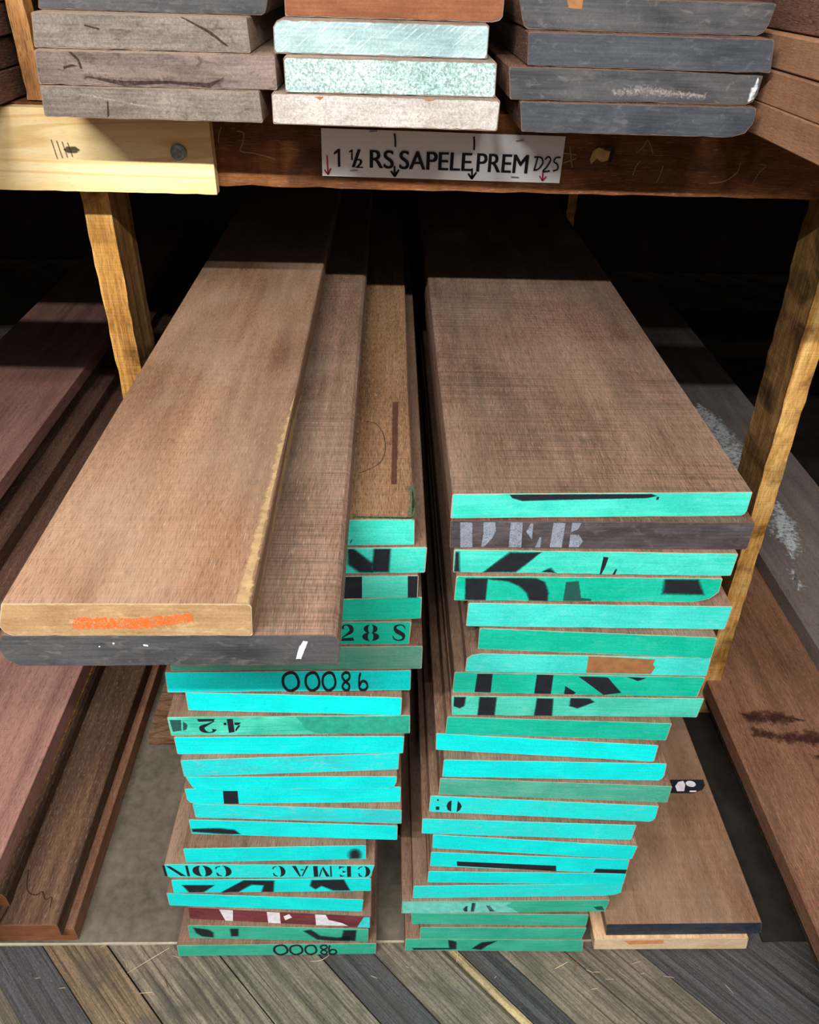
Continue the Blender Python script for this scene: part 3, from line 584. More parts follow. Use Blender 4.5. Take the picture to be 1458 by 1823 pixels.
'UM0': {"x":-0.14,"y":1.0508,"z":1.29,"w":0.2721,"t":0.0339,"skew":-0.036,"ul":0.0005,"ur":0.0008,"ln":2.9,"dev":0.0021,"paint":"raw_white","body":"sapele_dusty"},
'UM1': {"x":-0.1228,"y":1.0509,"z":1.3243,"w":0.2508,"t":0.0373,"skew":0.0233,"ul":-0.0002,"ur":-0.0008,"ln":2.9,"dev":0.002,"paint":"silver_frost","body":"sapele_dusty"},
'UM2': {"x":-0.1365,"y":1.0785,"z":1.362,"w":0.2537,"t":0.0352,"skew":0.01,"ul":0.0006,"ur":0.0003,"ln":2.9,"dev":-0.0046,"paint":"silver_mint","body":"sapele_dusty","cuts":{"TL":[0.01,0.008]}},
'UM3': {"x":-0.1253,"y":1.115,"z":1.3977,"w":0.2623,"t":0.0386,"skew":0.01,"ul":0.0003,"ur":0.0003,"ln":2.9,"dev":0.0001,"paint":"raw_red","body":"sapele_warm","cuts":{"BR":[0.012,0.006]}},
'UR0': {"x":0.1615,"y":1.0415,"z":1.29,"w":0.2808,"t":0.0336,"skew":-0.0054,"ul":-0.005,"ur":-0.0002,"ln":2.9,"dev":0.0001,"paint":"slate_blue","body":"sapele_dark","cuts":{"BR":[0.022,0.016]}},
'UR1': {"x":0.1446,"y":1.0485,"z":1.324,"w":0.3001,"t":0.0346,"skew":0.0156,"ul":-0.0036,"ur":0.0009,"ln":2.9,"dev":0.0019,"paint":"slate","body":"sapele_dark","cuts":{"BR":[0.012,0.012]}},
'UR2': {"x":0.1626,"y":1.056,"z":1.359,"w":0.288,"t":0.0347,"skew":-0.0316,"ul":-0.0026,"ur":-0.0048,"ln":2.9,"dev":0.0004,"paint":"slate_blue","body":"sapele_dark"},
'UR3': {"x":0.1551,"y":1.0783,"z":1.3941,"w":0.2936,"t":0.0336,"skew":0.0074,"ul":-0.0061,"ur":0.0032,"ln":2.9,"dev":0.0036,"paint":"slate","body":"sapele_dark","cuts":{"BR":[0.012,0.012],"BL":[0.008,0.01]}},
'D0': {"x":0.3854,"y":0.6911,"z":0.006,"w":0.2798,"t":0.0392,"skew":-0.0037,"ul":-0.004,"ur":-0.0058,"ln":3.0,"dev":0.0,"paint":"raw_pale","body":"sapele_pale"},
'D1': {"x":0.4023,"y":0.6963,"z":0.0456,"w":0.2802,"t":0.039,"skew":0.0039,"ul":-0.0048,"ur":-0.0074,"ln":3.0,"dev":0.0,"paint":"navy","body":"sapele_warm","cuts":{"BR":[0.006,0.006]}},
}
MARKS = [
{"key":"L2","name":"pencil_tick","mat":"black","polys":[[[0.2577,0.0048],[0.2599,0.0101],[0.2613,0.0118],[0.2591,0.0048]]],"f":0.0004,"label":None},
{"key":"L3","name":"sprayed_mark","mat":"spray","polys":[[[0.24,0.0415],[0.2477,0.0415],[0.2707,0.0169],[0.2707,0.0022],[0.2543,0.0025],[0.2402,0.0165]],[[0.2728,0.0412],[0.2932,0.0409],[0.2915,0.0027],[0.27,0.0031]]],"f":0.0066,"label":None},
{"key":"L4","name":"sprayed_mark","mat":"black","polys":[[[0.2594,0.037399999999999996],[0.2825,0.037399999999999996],[0.2822,0.0011],[0.2571,0.0015]],[[0.3409,0.037399999999999996],[0.3536,0.0373],[0.3536,0.001],[0.3418,0.0012]]],"f":0.0006,"label":None},
{"key":"L10","name":"paint_patch","mat":"greenpatch","polys":[[[0.184,0.0395],[0.258,0.0406],[0.3463,0.0399],[0.3467,0.0013],[0.2738,0.001],[0.2163,0.0019],[0.1963,0.0123]]],"f":0.006,"label":None},
{"key":"L10","name":"paint_smudge","mat":"smoke","polys":[[[0.0033,0.0358],[0.0192,0.0356],[0.0167,0.0123],[0.0044,0.01]],[[0.0219,0.0319],[0.0272,0.0245],[0.0243,0.0147],[0.0191,0.0123]]],"f":0.003,"label":None},
{"key":"L14","name":"painted_square","mat":"black","polys":[[[0.0577,0.0347],[0.0799,0.0343],[0.0784,0.0012],[0.0558,0.0017]]],"f":0.0005,"label":None},
{"key":"L16","name":"sprayed_smear","mat":"spray","polys":[[[0.002,0.0149],[0.0467,0.0189],[0.0716,0.0156],[0.0796,0.0051],[0.0495,0.0035],[0.0028,0.0072]]],"f":0.0066,"label":None},
{"key":"L17","name":"round_spot","mat":"spray","polys":[[[0.283,0.0134],[0.2819,0.0058],[0.2789,0.001],[0.2748,0.001],[0.2704,0.001],[0.2669,0.0031],[0.2649,0.0101],[0.2651,0.0178],[0.2672,0.0246],[0.2708,0.0289],[0.2751,0.0296],[0.2792,0.0268],[0.282,0.021]]],"f":0.012,"label":None},
{"key":"L19","name":"sprayed_mark","mat":"spray","polys":[[[0.0175,0.0251],[0.0709,0.0241],[0.0497,0.0019],[0.0264,0.0023]],[[0.0793,0.001],[0.1205,0.0386],[0.1701,0.036],[0.1666,0.001],[0.1468,0.001],[0.1524,0.0226],[0.1321,0.0247],[0.1083,0.001]],[[0.2323,0.0366],[0.2853,0.0374],[0.295,0.0042],[0.2667,0.0047],[0.2474,0.0191],[0.2376,0.0088],[0.2287,0.0195]]],"f":0.0062,"label":None},
{"key":"L21","name":"painted_letter_stroke","mat":"white","polys":[[[0.0553,0.037399999999999996],[0.0791,0.037399999999999996],[0.0752,0.001],[0.0624,0.001]]],"f":0.0006,"label":None},
{"key":"L21","name":"painted_letter_stroke","mat":"white","polys":[[[0.1367,0.037399999999999996],[0.1588,0.037399999999999996],[0.1581,0.001],[0.1365,0.001]],[[0.1646,0.0256],[0.1748,0.0339],[0.179,0.0232],[0.1667,0.0127]]],"f":0.0006,"label":None},
{"key":"L21","name":"painted_letter_stroke","mat":"white","polys":[[[0.2192,0.037399999999999996],[0.2374,0.037399999999999996],[0.2416,0.0215],[0.2655,0.0125],[0.275,0.004],[0.2194,0.001]]],"f":0.0006,"label":None},
{"key":"L21","name":"paint_patch","mat":"cyanpatch","polys":[[[0.3024,0.0364],[0.3123,0.037399999999999996],[0.3123,0.0019],[0.2905,0.0016]]],"f":0.001,"label":None},
{"key":"L22","name":"sprayed_mark","mat":"spray","polys":[[[0.0108,0.0372],[0.0372,0.0307],[0.0438,0.0214],[0.042,0.0057],[0.0228,0.0088],[0.0144,0.0201]],[[0.0747,0.0362],[0.0883,0.0368],[0.0858,0.0116],[0.074,0.011]],[[0.2708,0.039],[0.2922,0.0399],[0.2898,0.0029],[0.2662,0.0078]],[[0.2007,0.034],[0.2135,0.0384],[0.2292,0.0179],[0.2585,0.0133],[0.2802,0.0182],[0.2799,0.0025],[0.2532,0.0013],[0.2239,0.0059]]],"f":0.0066,"label":None},
{"key":"R0","name":"brushed_smear","mat":"spray","polys":[[[0.0694,0.0352],[0.1332,0.0355],[0.2443,0.0346],[0.2519,0.0321],[0.2385,0.0289],[0.1344,0.0273],[0.0862,0.026],[0.0734,0.0303]],[[0.2515,0.0304],[0.2543,0.0304],[0.2545,0.0262],[0.2517,0.0263]]],"f":0.002,"label":None},
{"key":"R1","name":"stencil_letter","mat":"chalkgrey","polys":[[[0.0108,0.0402],[0.026,0.0404],[0.0289,0.0011],[0.0134,0.001]],[[0.0392,0.0405],[0.0544,0.0406],[0.0563,0.0269],[0.0524,0.0155],[0.0437,0.0022],[0.0395,0.0021],[0.0406,0.0224]]],"f":0.0012,"label":None},
{"key":"R1","name":"stencil_letter","mat":"chalkgrey","polys":[[[0.0731,0.0408],[0.0883,0.041],[0.0906,0.0017],[0.0743,0.0015]],[[0.0982,0.0394],[0.1017,0.0394],[0.1026,0.0142],[0.0935,0.0264]],[[0.1113,0.0178],[0.1141,0.0187],[0.1147,0.0019],[0.1076,0.0018]]],"f":0.0012,"label":None},
{"key":"R1","name":"stencil_letter","mat":"chalkgrey","polys":[[[0.1259,0.0405],[0.1412,0.0406],[0.1418,0.0021],[0.1261,0.002]],[[0.1489,0.0407],[0.1614,0.0408],[0.1581,0.0304],[0.1497,0.026]],[[0.1495,0.0225],[0.1608,0.0226],[0.1673,0.0121],[0.1632,0.0023],[0.1503,0.0022]]],"f":0.0012,"label":None},
{"key":"R2","name":"sprayed_mark","mat":"spray","polys":[[[0.001,0.0338],[0.0061,0.0339],[0.0089,0.001],[0.001,0.0019]],[[0.0705,0.0349],[0.1095,0.0355],[0.0804,0.0012],[0.0393,0.001]],[[0.1142,0.0035],[0.125,0.0093],[0.1332,0.002]]],"f":0.0066,"label":None},
{"key":"R2","name":"marker_stroke","mat":"black","polys":[[[0.1895,0.0295],[0.1961,0.0287],[0.1945,0.0131],[0.1915,0.001],[0.1894,0.001]],[[0.2061,0.0012],[0.2087,0.0106],[0.2105,0.0087],[0.2091,0.001]]],"f":0.0004,"label":None},
{"key":"R3","name":"sprayed_mark","mat":"spray","polys":[[[0.0128,0.0385],[0.0409,0.0388],[0.0411,0.0015],[0.0146,0.0022]],[[0.0394,0.0388],[0.1036,0.0396],[0.1153,0.0331],[0.122,0.015],[0.1226,0.001],[0.0989,0.001],[0.0942,0.0147],[0.0834,0.0261],[0.068,0.0344],[0.0497,0.037]]],"f":0.0044,"label":None},
{"key":"R3","name":"sprayed_mark","mat":"smoke","polys":[[[0.1429,0.0335],[0.1586,0.0355],[0.166,0.0068],[0.1796,0.005],[0.1804,0.001],[0.1433,0.001]]],"f":0.005,"label":None},
{"key":"R3","name":"sprayed_mark","mat":"spray","polys":[[[0.2699,0.0407],[0.3136,0.0411],[0.3268,0.0145],[0.2723,0.0158]]],"f":0.0099,"label":None},
{"key":"R6","name":"bare_wood_patch","mat":"barewood","polys":[[[0.1658,0.0358],[0.2138,0.0342],[0.2573,0.0321],[0.2562,0.0223],[0.2607,0.0158],[0.257,0.0035],[0.2117,0.0034],[0.1672,0.0033]]],"f":0.0004,"label":None},
{"key":"R7","name":"sprayed_mark","mat":"black","polys":[[[0.0327,0.0393],[0.0537,0.04],[0.0539,0.0024],[0.0316,0.0028]],[[0.1153,0.0407],[0.1379,0.0404],[0.1393,0.001],[0.116,0.002]],[[0.1734,0.0381],[0.2143,0.0371],[0.2386,0.007],[0.2143,0.001]],[[0.1575,0.0183],[0.1745,0.005],[0.1712,0.001],[0.1582,0.0022]],[[0.2398,0.0391],[0.2675,0.0377],[0.2569,0.0317]]],"f":0.004,"label":None},
{"key":"R8","name":"sprayed_mark","mat":"spray","polys":[[[0.001,0.0392],[0.0178,0.0396],[0.0167,0.0207],[0.0106,0.0159],[0.001,0.0204]],[[0.0376,0.04],[0.0615,0.0394],[0.0618,0.001],[0.0374,0.001]],[[0.1189,0.0382],[0.1421,0.0375],[0.1448,0.001],[0.1193,0.0012]],[[0.1666,0.0392],[0.1939,0.0386],[0.2014,0.0317],[0.1794,0.0182],[0.1674,0.0227]]],"f":0.0044,"label":None},
{"key":"R13","name":"stencil_character","mat":"black","polys":[[[0.0108,0.0156],[0.016,0.016],[0.0164,0.0072],[0.0112,0.0068]],[[0.0116,0.0345],[0.0142,0.0347],[0.0144,0.0304],[0.0118,0.0302]]],"f":0.0004,"label":None},
{"key":"R13","name":"stencil_character","mat":"black","polys":[[[0.0342,0.0334],[0.0293,0.0287],[0.0272,0.0183],[0.0296,0.0082],[0.0351,0.0043]],[[0.0438,0.0327],[0.0486,0.0258],[0.0508,0.0187],[0.0488,0.0098],[0.0439,0.0035]]],"f":0.0003,"label":None},
{"key":"R16","name":"painted_bar","mat":"black","polys":[[[0.0432,0.0182],[0.2053,0.0167],[0.2075,0.001],[0.0449,0.0051]],[[0.2709,0.0126],[0.3212,0.0133],[0.3212,0.0016],[0.2683,0.001]]],"f":0.0005,"label":None},
{"key":"R19","name":"pale_paint_area","mat":"mint","polys":[[[0.0015,0.0376],[0.08,0.0376],[0.1868,0.0345],[0.1765,0.0229],[0.1911,0.0117],[0.2001,0.001],[0.0822,0.001],[0.0024,0.0018]]],"f":0.0015,"label":None},
{"key":"R19","name":"stencil_character","mat":"black","polys":[[[0.1045,0.0131],[0.1086,0.0221],[0.1114,0.0239],[0.1126,0.0056],[0.1078,0.0057]],[[0.1184,0.0328],[0.125,0.0327],[0.1242,0.0054],[0.1184,0.0055]]],"f":0.0003,"label":None},
{"key":"R19","name":"stencil_character","mat":"black","polys":[[[0.1428,0.0252],[0.1496,0.0233],[0.1599,0.0049],[0.1512,0.005]]],"f":0.0003,"label":None},
{"key":"R19","name":"paint_smudge","mat":"smoke","polys":[[[0.3276,0.017],[0.3428,0.0186],[0.3493,0.0056],[0.3349,0.0077]]],"f":0.003,"label":None},
{"key":"R22","name":"sprayed_mark","mat":"spray","polys":[[[0.0148,0.0104],[0.0801,0.0112],[0.0765,0.0393],[0.0908,0.0335],[0.0924,0.0073],[0.016,0.0043]],[[0.1205,0.0097],[0.1368,0.0321],[0.1632,0.0384],[0.1476,0.0222],[0.1369,0.0058]]],"f":0.0055,"label":None},
{"key":"A1","name":"chalk_mark","mat":"white","polys":[[[0.276,0.0094],[0.2801,0.0258],[0.2841,0.0332],[0.2883,0.0324],[0.2864,0.0258],[0.2808,0.0093]]],"f":0.0015,"label":None},
{"key":"A1","name":"paint_speck","mat":"white","polys":[[[0.135,0.0293],[0.1395,0.0285],[0.1391,0.0263],[0.1351,0.0271]],[[0.1074,0.0315],[0.109,0.0315],[0.1086,0.0293],[0.107,0.0293]],[[0.0937,0.0272],[0.0952,0.0272],[0.0949,0.0257],[0.0934,0.0257]]],"f":0.0003,"label":None},
{"key":"A0","name":"chalk_mark","mat":"orange","polys":[[[0.0679,0.0245],[0.1214,0.0239],[0.1761,0.0295],[0.1761,0.0177],[0.1264,0.0085],[0.0645,0.0092]]],"f":0.004,"label":None},
{"key":"D0","name":"chalk_mark","mat":"orangefaint","polys":[[[0.0493,0.0322],[0.1199,0.0337],[0.1245,0.0216],[0.0621,0.018]]],"f":0.003,"label":None},
{"key":"UL2","name":"crack","mat":"gap","polys":[[[0.1732,0.0352],[0.1763,0.0352],[0.2069,0.0219],[0.2268,0.0069],[0.2229,0.0069],[0.2021,0.0206]]],"f":0.0006,"label":None},
{"key":"UL2","name":"crack","mat":"gap","polys":[[[0.0622,0.0251],[0.0794,0.0216],[0.0778,0.0199],[0.0618,0.0234]]],"f":0.0006,"label":None},
{"key":"UL1","name":"crack","mat":"gap","polys":[[[0.0418,0.0345],[0.0457,0.0346],[0.053,0.0268],[0.0544,0.0176],[0.0517,0.0176],[0.0502,0.0256]],[[0.032,0.0194],[0.0429,0.022],[0.0504,0.0204],[0.0424,0.0197],[0.0326,0.0165]]],"f":0.0006,"label":None},
{"key":"UL1","name":"water_stain","mat":"watermark","polys":[[[0.0553,0.013],[0.0998,0.0053],[0.1533,0.0095],[0.2004,0.0047],[0.2201,0.014],[0.2125,0.0049],[0.2,0.0011],[0.1523,0.0023],[0.099,0.0011],[0.0541,0.0071]]],"f":0.01,"label":None},
{"key":"UL0","name":"crack","mat":"gap","polys":[[[0.078,0.0191],[0.08,0.0191],[0.0784,0.0039],[0.0755,0.001]]],"f":0.0005,"label":None},
{"key":"UL0","name":"pale_scratch","mat":"paleflake","polys":[[[0.0463,0.0272],[0.0657,0.0247],[0.1505,0.0119],[0.1502,0.01],[0.0651,0.0217],[0.0458,0.0248]]],"f":0.002,"label":None},
{"key":"UR1","name":"pale_chip","mat":"dustwhite","polys":[[[0.295,0.0323],[0.2986,0.023],[0.2986,0.0061],[0.2898,0.0022],[0.2898,0.0167]]],"f":0.006,"label":None},
{"key":"UR1","name":"pale_scuff","mat":"paleflake","polys":[[[0.119,0.0129],[0.1618,0.0198],[0.2388,0.012],[0.2372,0.0047],[0.1645,0.0067],[0.1238,0.0046]]],"f":0.01,"label":None},
{"key":"UR3","name":"rubbed_patch","mat":"barewood","polys":[[[0.0489,0.0312],[0.0684,0.0317],[0.0687,0.0218],[0.0527,0.0225]]],"f":0.003,"label":None},
{"key":"UM0","name":"reddish_chip","mat":"barewood","polys":[[[0.0518,0.0313],[0.0625,0.0316],[0.0583,0.0279]],[[0.1802,0.0326],[0.1962,0.0325],[0.187,0.0304]]],"f":0.001,"label":None},
]
GLYPHS = [
{"key":"L8","ch":"0","box":[0.162,0.0013,0.1846,0.0386],"style":"hand","rot":True},
{"key":"L8","ch":"0","box":[0.1936,0.0009,0.2133,0.0382],"style":"hand","rot":True},
{"key":"L8","ch":"0","box":[0.2173,0.0005,0.2358,0.038],"style":"hand","rot":True},
{"key":"L8","ch":"8","box":[0.2427,0.0002,0.2584,0.0377],"style":"hand","rot":True},
{"key":"L8","ch":"9","box":[0.2658,-0.0001,0.2818,0.0374],"style":"hand","rot":True},
{"key":"L23","ch":"0","box":[0.1693,0.0021,0.1933,0.0358],"style":"hand","rot":True},
{"key":"L23","ch":"0","box":[0.1971,0.0015,0.2197,0.0352],"style":"hand","rot":True},
{"key":"L23","ch":"0","box":[0.2239,0.0009,0.2442,0.0346],"style":"hand","rot":True},
{"key":"L23","ch":"8","box":[0.2488,0.0003,0.2659,0.0342],"style":"hand","rot":True},
{"key":"L23","ch":"9","box":[0.2627,-0.0,0.2806,0.0338],"style":"hand","rot":True},
{"key":"L6","ch":"2","box":[0.2574,0.0079,0.2767,0.038],"style":"stencil","rot":False},
{"key":"L6","ch":"8","box":[0.287,0.0079,0.3096,0.0381],"style":"stencil","rot":False},
{"key":"L6","ch":"S","box":[0.3265,0.0079,0.3471,0.0381],"style":"stencil","rot":False},
{"key":"L10","ch":"2","box":[0.041,0.007,0.0687,0.0373],"style":"stencil","rot":True},
{"key":"L10","ch":"4","box":[0.0789,0.0064,0.1037,0.0369],"style":"stencil","rot":True},
{"key":"L18","ch":"N","box":[-0.0011,0.0051,0.0399,0.0367],"style":"stencil","rot":True},
{"key":"L18","ch":"O","box":[0.0475,0.0051,0.0761,0.0368],"style":"stencil","rot":True},
{"key":"L18","ch":"C","box":[0.0825,0.0051,0.1079,0.0368],"style":"stencil","rot":True},
{"key":"L18","ch":"C","box":[0.1755,0.0051,0.1961,0.0369],"style":"stencil","rot":True},
{"key":"L18","ch":"A","box":[0.2088,0.0051,0.2353,0.0369],"style":"stencil","rot":True},
{"key":"L18","ch":"M","box":[0.243,0.0051,0.2727,0.0369],"style":"stencil","rot":True},
{"key":"L18","ch":"E","box":[0.2838,0.0051,0.3066,0.037],"style":"stencil","rot":True},
{"key":"L18","ch":"C","box":[0.3154,0.0051,0.335,0.037],"style":"stencil","rot":True},
]

LABELS = {
'L2': 'top board of the left painted stack, teal end beside the loose planks', 'L3': 'teal-ended board with slanted black spray, second down the left stack',
'L4': 'board with pale green end between two black blocks, third down the left stack', 'L5': 'plain green-ended board resting on the 28 S board of the left stack',
'L6': 'green-ended board stencilled 28 S in the left stack', 'L7': 'dusty grey-green ended board directly under the 28 S board',
'L8': 'cyan-ended board with upside-down handwritten 98000 in the upper left stack', 'L9': 'plain cyan-ended board directly under the higher handwritten 98000 board',
'L10': 'green-ended board with an upside-down stencilled 24, left stack', 'L11': 'plain bright cyan-ended board directly under the stencilled 24 board',
'L12': 'scuffed pale cyan-ended board, second under the stencilled 24 board', 'L13': 'cyan-ended board with broken corners lying on the black square board',
'L14': 'cyan-ended board marked with one small black square, left stack', 'L15': 'pale streaky cyan-ended board directly under the black square board',
'L16': 'cyan-ended board with a black smear at its lower left edge, left stack', 'L17': 'cyan-ended board with a round black spot near its right end, left stack',
'L18': 'cyan-ended board stencilled CON and CEMAC upside down, left stack', 'L19': 'cyan-ended board with three black sprayed shapes, under the CEMAC board',
'L20': 'plain cyan-ended board lying on the maroon-ended board', 'L21': 'maroon-ended board with white painted letter strokes, low in the left stack',
'L22': 'green-ended board with black spray between the maroon board and the bottom board', 'L23': 'green-ended bottom board of the left stack with handwritten 98000',
'R0': 'wide top board of the right stack, teal end with a black brushed upper edge', 'R1': 'dark-ended board with pale stencilled letters, second down the right stack',
'R2': 'teal-ended board with a slanted black bar and two marker strokes, right stack', 'R3': 'green-ended board with a big black arch and a black block at right, right stack',
'R4': 'plain aqua-ended board under the black arch board, right stack', 'R5': 'plain green-ended board lying on the board with a bare brown patch',
'R6': 'aqua-ended board with a bare brown wood patch, right stack', 'R7': 'green-ended board with black letter bars directly under the bare patch board',
'R8': 'streaky green-ended board with black blocks and a triangle, under the letter bar board', 'R9': 'plain green-ended board in the middle of the right stack, under the black triangle board',
'R10': 'plain cyan-ended board lying second above the dusty green board, right stack', 'R11': 'plain cyan-ended board directly on the dusty green board, right stack',
'R12': 'dusty dull green-ended board between cyan boards of the right stack', 'R13': 'cyan-ended board with a stencilled colon and O at its left, right stack',
'R14': 'pale cyan-ended board directly under the stencilled O board, right stack', 'R15': 'plain cyan-ended board lying on the board with two black bars',
'R16': 'cyan-ended board with one long and one short black bar, right stack', 'R17': 'plain cyan-ended board directly under the two black bars, right stack',
'R18': 'cyan-ended board with a rounded lower right corner, lowest cyan of the right stack', 'R19': 'board with half mint, half green end and small stencil marks, right stack',
'R20': 'plain green-ended board directly under the half mint board', 'R21': 'plain green-ended board, second from the bottom of the right stack',
'R22': 'green-ended bottom board of the right stack with black smears',
'A0': 'loose brown plank with orange chalk on its raw end, topmost at left', 'A1': 'loose grey-ended plank with a white chalk dab, under the orange chalked plank',
'UL0': 'weathered grey-ended board, bottom of the left pile on the shelf', 'UL1': 'brownish grey-ended board sticking out furthest, second in the left shelf pile',
'UL2': 'grey-ended board with a split, third from the bottom of the left shelf pile', 'UL3': 'dark slate-ended board topmost of the left shelf pile',
'UM0': 'chalky whitish rough-ended board just above the paper sign', 'UM1': 'frosted silver-green ended board, second above the paper sign',
'UM2': 'shiny silver-mint ended board under the reddish board on the shelf', 'UM3': 'reddish brown raw-ended board, top of the middle shelf pile',
'UR0': 'slate-blue ended board, bottom of the right dark pile on the shelf', 'UR1': 'slate-ended board with a pale chipped right corner, second in the right shelf pile',
'UR2': 'plain slate-blue ended board, third from the bottom of the right shelf pile', 'UR3': 'slate-ended board with clipped corners, top of the right shelf pile',
'D0': 'pale sapwood-ended board flat on the floor at right of the stacks', 'D1': 'brown board with a navy end lying on the pale floor board',
}
GROUPS = {'L': 'painted-end boards of the left stack', 'R': 'painted-end boards of the right stack', 'UL': 'boards of the left shelf pile', 'UM': 'boards of the middle shelf pile', 'UR': 'boards of the right shelf pile', 'A': 'loose planks on the left stack', 'D': 'boards on the floor at right'}
for k_, d in BOARDS.items():
    g = k_[:2] if k_[0] == 'U' else k_[0]
    make_board(k_, d, LABELS[k_], group=GROUPS[g])
def plain(key, x, y, z, wd, t, body, label, group, ln=2.9, dev=0., skew=0., pnt=None, cuts=None):
    return make_board(key, dict(x=x, y=y, z=z, w=wd, t=t, skew=skew, ul=0, ur=0, ln=ln, dev=dev, body=body, paint=pnt, cuts=cuts), label, group=group)
gl_ = 'brown boards piled in the left bay'
plain('C0', -.875, .714, .0056, .335, .0410, 'sapele_red', 'reddish brown board flat on the grey sheet, lowest in the left bay', gl_, pnt='raw_red')
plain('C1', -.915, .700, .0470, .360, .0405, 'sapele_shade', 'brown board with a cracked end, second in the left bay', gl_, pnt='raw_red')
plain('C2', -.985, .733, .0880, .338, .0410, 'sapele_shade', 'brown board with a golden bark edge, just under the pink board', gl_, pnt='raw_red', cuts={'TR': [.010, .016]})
plain('C3', -.990, .640, .1295, .333, .0405, 'sapele_pink', 'wide pinkish brown board on top of the low left pile', gl_)
for i, (xr, z, wd, lb) in enumerate(((-.880, .1705, .36, 'dark brown board resting on the pink board behind the left post'), (-.935, .2120, .35, 'brown board second up behind the left post'),
                                     (-.992, .2535, .36, 'brown board just under the top board of the far left pile'), (-.985, .2950, .36, 'greyish pink striped board on top of the far left pile'))):
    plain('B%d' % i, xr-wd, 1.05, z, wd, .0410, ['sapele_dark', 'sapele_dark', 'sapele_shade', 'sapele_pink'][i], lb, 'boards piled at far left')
gr_ = 'brown boards piled in the right bay'
plain('E0', .800, .42, .0056, .42, .0370, 'dark_deck', 'dark brown board lowest of the pile at far right', gr_)
plain('E1', .762, .40, .0430, .42, .0365, 'dark_deck', 'dark brown board second in the pile at far right', gr_)
plain('E2', .7475, .36, .0800, .46, .0375, 'sapele_red', 'wide reddish brown board with dark stains beyond the right post', gr_)
plain('F', 1.023, .95, .1180, .318, .0415, 'greyboard', 'grey dusty board with white patches behind the right post', gr_)
for i, (xl, z, y) in enumerate(((.4575, 1.290, .80), (.4585, 1.3255, .82), (.4640, 1.3620, .85), (.486, 1.3985, .95))):
    plain('RB%d' % i, xl, y, z, .34, .0350 if i else .0352, ['sapele_orange', 'sapele_orange', 'sapele_orange', 'sapele_dark'][i],
          ['orange-brown board lowest at the right end of the shelf, with pale saw marks', 'brown board with a chipped edge, second at the right end of the shelf', 'brown board third up at the right end of the shelf', 'dark board fourth up at the right end of the shelf'][i], 'boards at the right end of the shelf', ln=2.7)
for i, (xr, z, y) in enumerate(((-.500, 1.290, .95), (-.502, 1.3265, .97), (-.496, 1.3630, .98), (-.494, 1.3995, .99))):
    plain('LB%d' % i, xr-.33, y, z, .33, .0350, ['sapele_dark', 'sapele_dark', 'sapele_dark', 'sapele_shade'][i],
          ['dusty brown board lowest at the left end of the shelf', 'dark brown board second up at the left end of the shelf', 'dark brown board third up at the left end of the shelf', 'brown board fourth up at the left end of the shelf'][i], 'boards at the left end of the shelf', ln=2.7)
tag(slab('divider_stick', -.486, -.462, 1.19, 1.22, 1.2885, 1.529, 'stick_tan', jit=.0008, seg=(1, 1, 20)), 'thin tan upright stick between two shelf piles at left', 'stick')
tag(slab('spacer_block', -.522, -.372, 1.14, 1.345, .0056, .030, 'block_wood', jit=.001, seg=(8, 6, 1)), 'dark grained wood block on the floor under the left post', 'block')

# marks on the ends
for m in MARKS:
    B = BOARD[m['key']]; d = B['d']
    for pg in m['polys']: mark_mesh(m['name'], m['mat'], [pg], m['f'], end_map(m['key'], .0008+.00004*len(B['o'].children)), B['p'], (.0008, d['w']-.0008, .0008, d['t']-.0008), m.get('label'))
for g in GLYPHS:
    u0, v0, u1, v1 = g['box']; B = BOARD[g['key']]; d = B['d']; v0 = max(v0, .002); v1 = min(v1, d['t']-.002)
    Wd, Ht = u1-u0, v1-v0
    P = stencil(g['ch']) if g['style'] == 'stencil' else hand(g['ch'], .17)
    tr = (lambda a, b: (u1-a*Wd, v1-b*Ht)) if g['rot'] else (lambda a, b: (u0+a*Wd, v0+b*Ht))
    mark_mesh('stencil_character' if g['style'] == 'stencil' else 'handwritten_digit', 'black', [[tr(a, b) for a, b in p] for p in P], .00012, end_map(g['key'], .0009), B['p'])

# marks, stains and dust on top faces (world x, y -> board frame)
def top_marks(key, name, mat, polys, f, off=.0003):
    if len(polys) > 1 and name not in ('crack', 'pencil_line'):
        for p_ in polys: top_marks(key, name, mat, [p_], f, off)
        return
    B = BOARD[key]; o = B['o']; z = B['d']['t']+off; inv = Matrix.Rotation(-o.rotation_euler.z, 3, 'Z')
    def to3(x, y):
        p = inv @ Vector((x-B['d']['x'], y-B['d']['y'], 0)); return (p.x, p.y, z)
    return mark_mesh(name, mat, polys, f, to3, o)
top_marks('D1', 'black_label_patch', 'black', [[(.575, .9597), (.636, .9597), (.657, .9680), (.6657, .9782), (.6666, .9917), (.575, .9917)]], .002)
top_marks('D1', 'white_numeral', 'white', [[(.603, .9640), (.618, .9640), (.625, .980), (.624, .989), (.612, .986), (.603, .976)], [(.637+.0105*math.cos(t*.5236), .9815+.0075*math.sin(t*.5236)) for t in range(12)], [(.628, .9622), (.642, .9622), (.644, .9655), (.630, .9655)]], .001, .0005)
top_marks('F', 'dust_patch', 'dustwhite', [[(1.10, 2.50), (1.14, 2.55), (1.19, 2.42), (1.20, 2.22), (1.19, 2.06), (1.12, 2.00), (1.10, 2.2)], [(1.10, 1.62), (1.16, 1.70), (1.19, 1.80), (1.18, 1.92), (1.13, 1.86), (1.09, 1.74)], [(1.06, 1.5), (1.09, 1.53), (1.10, 1.6), (1.07, 1.58)]], .05)
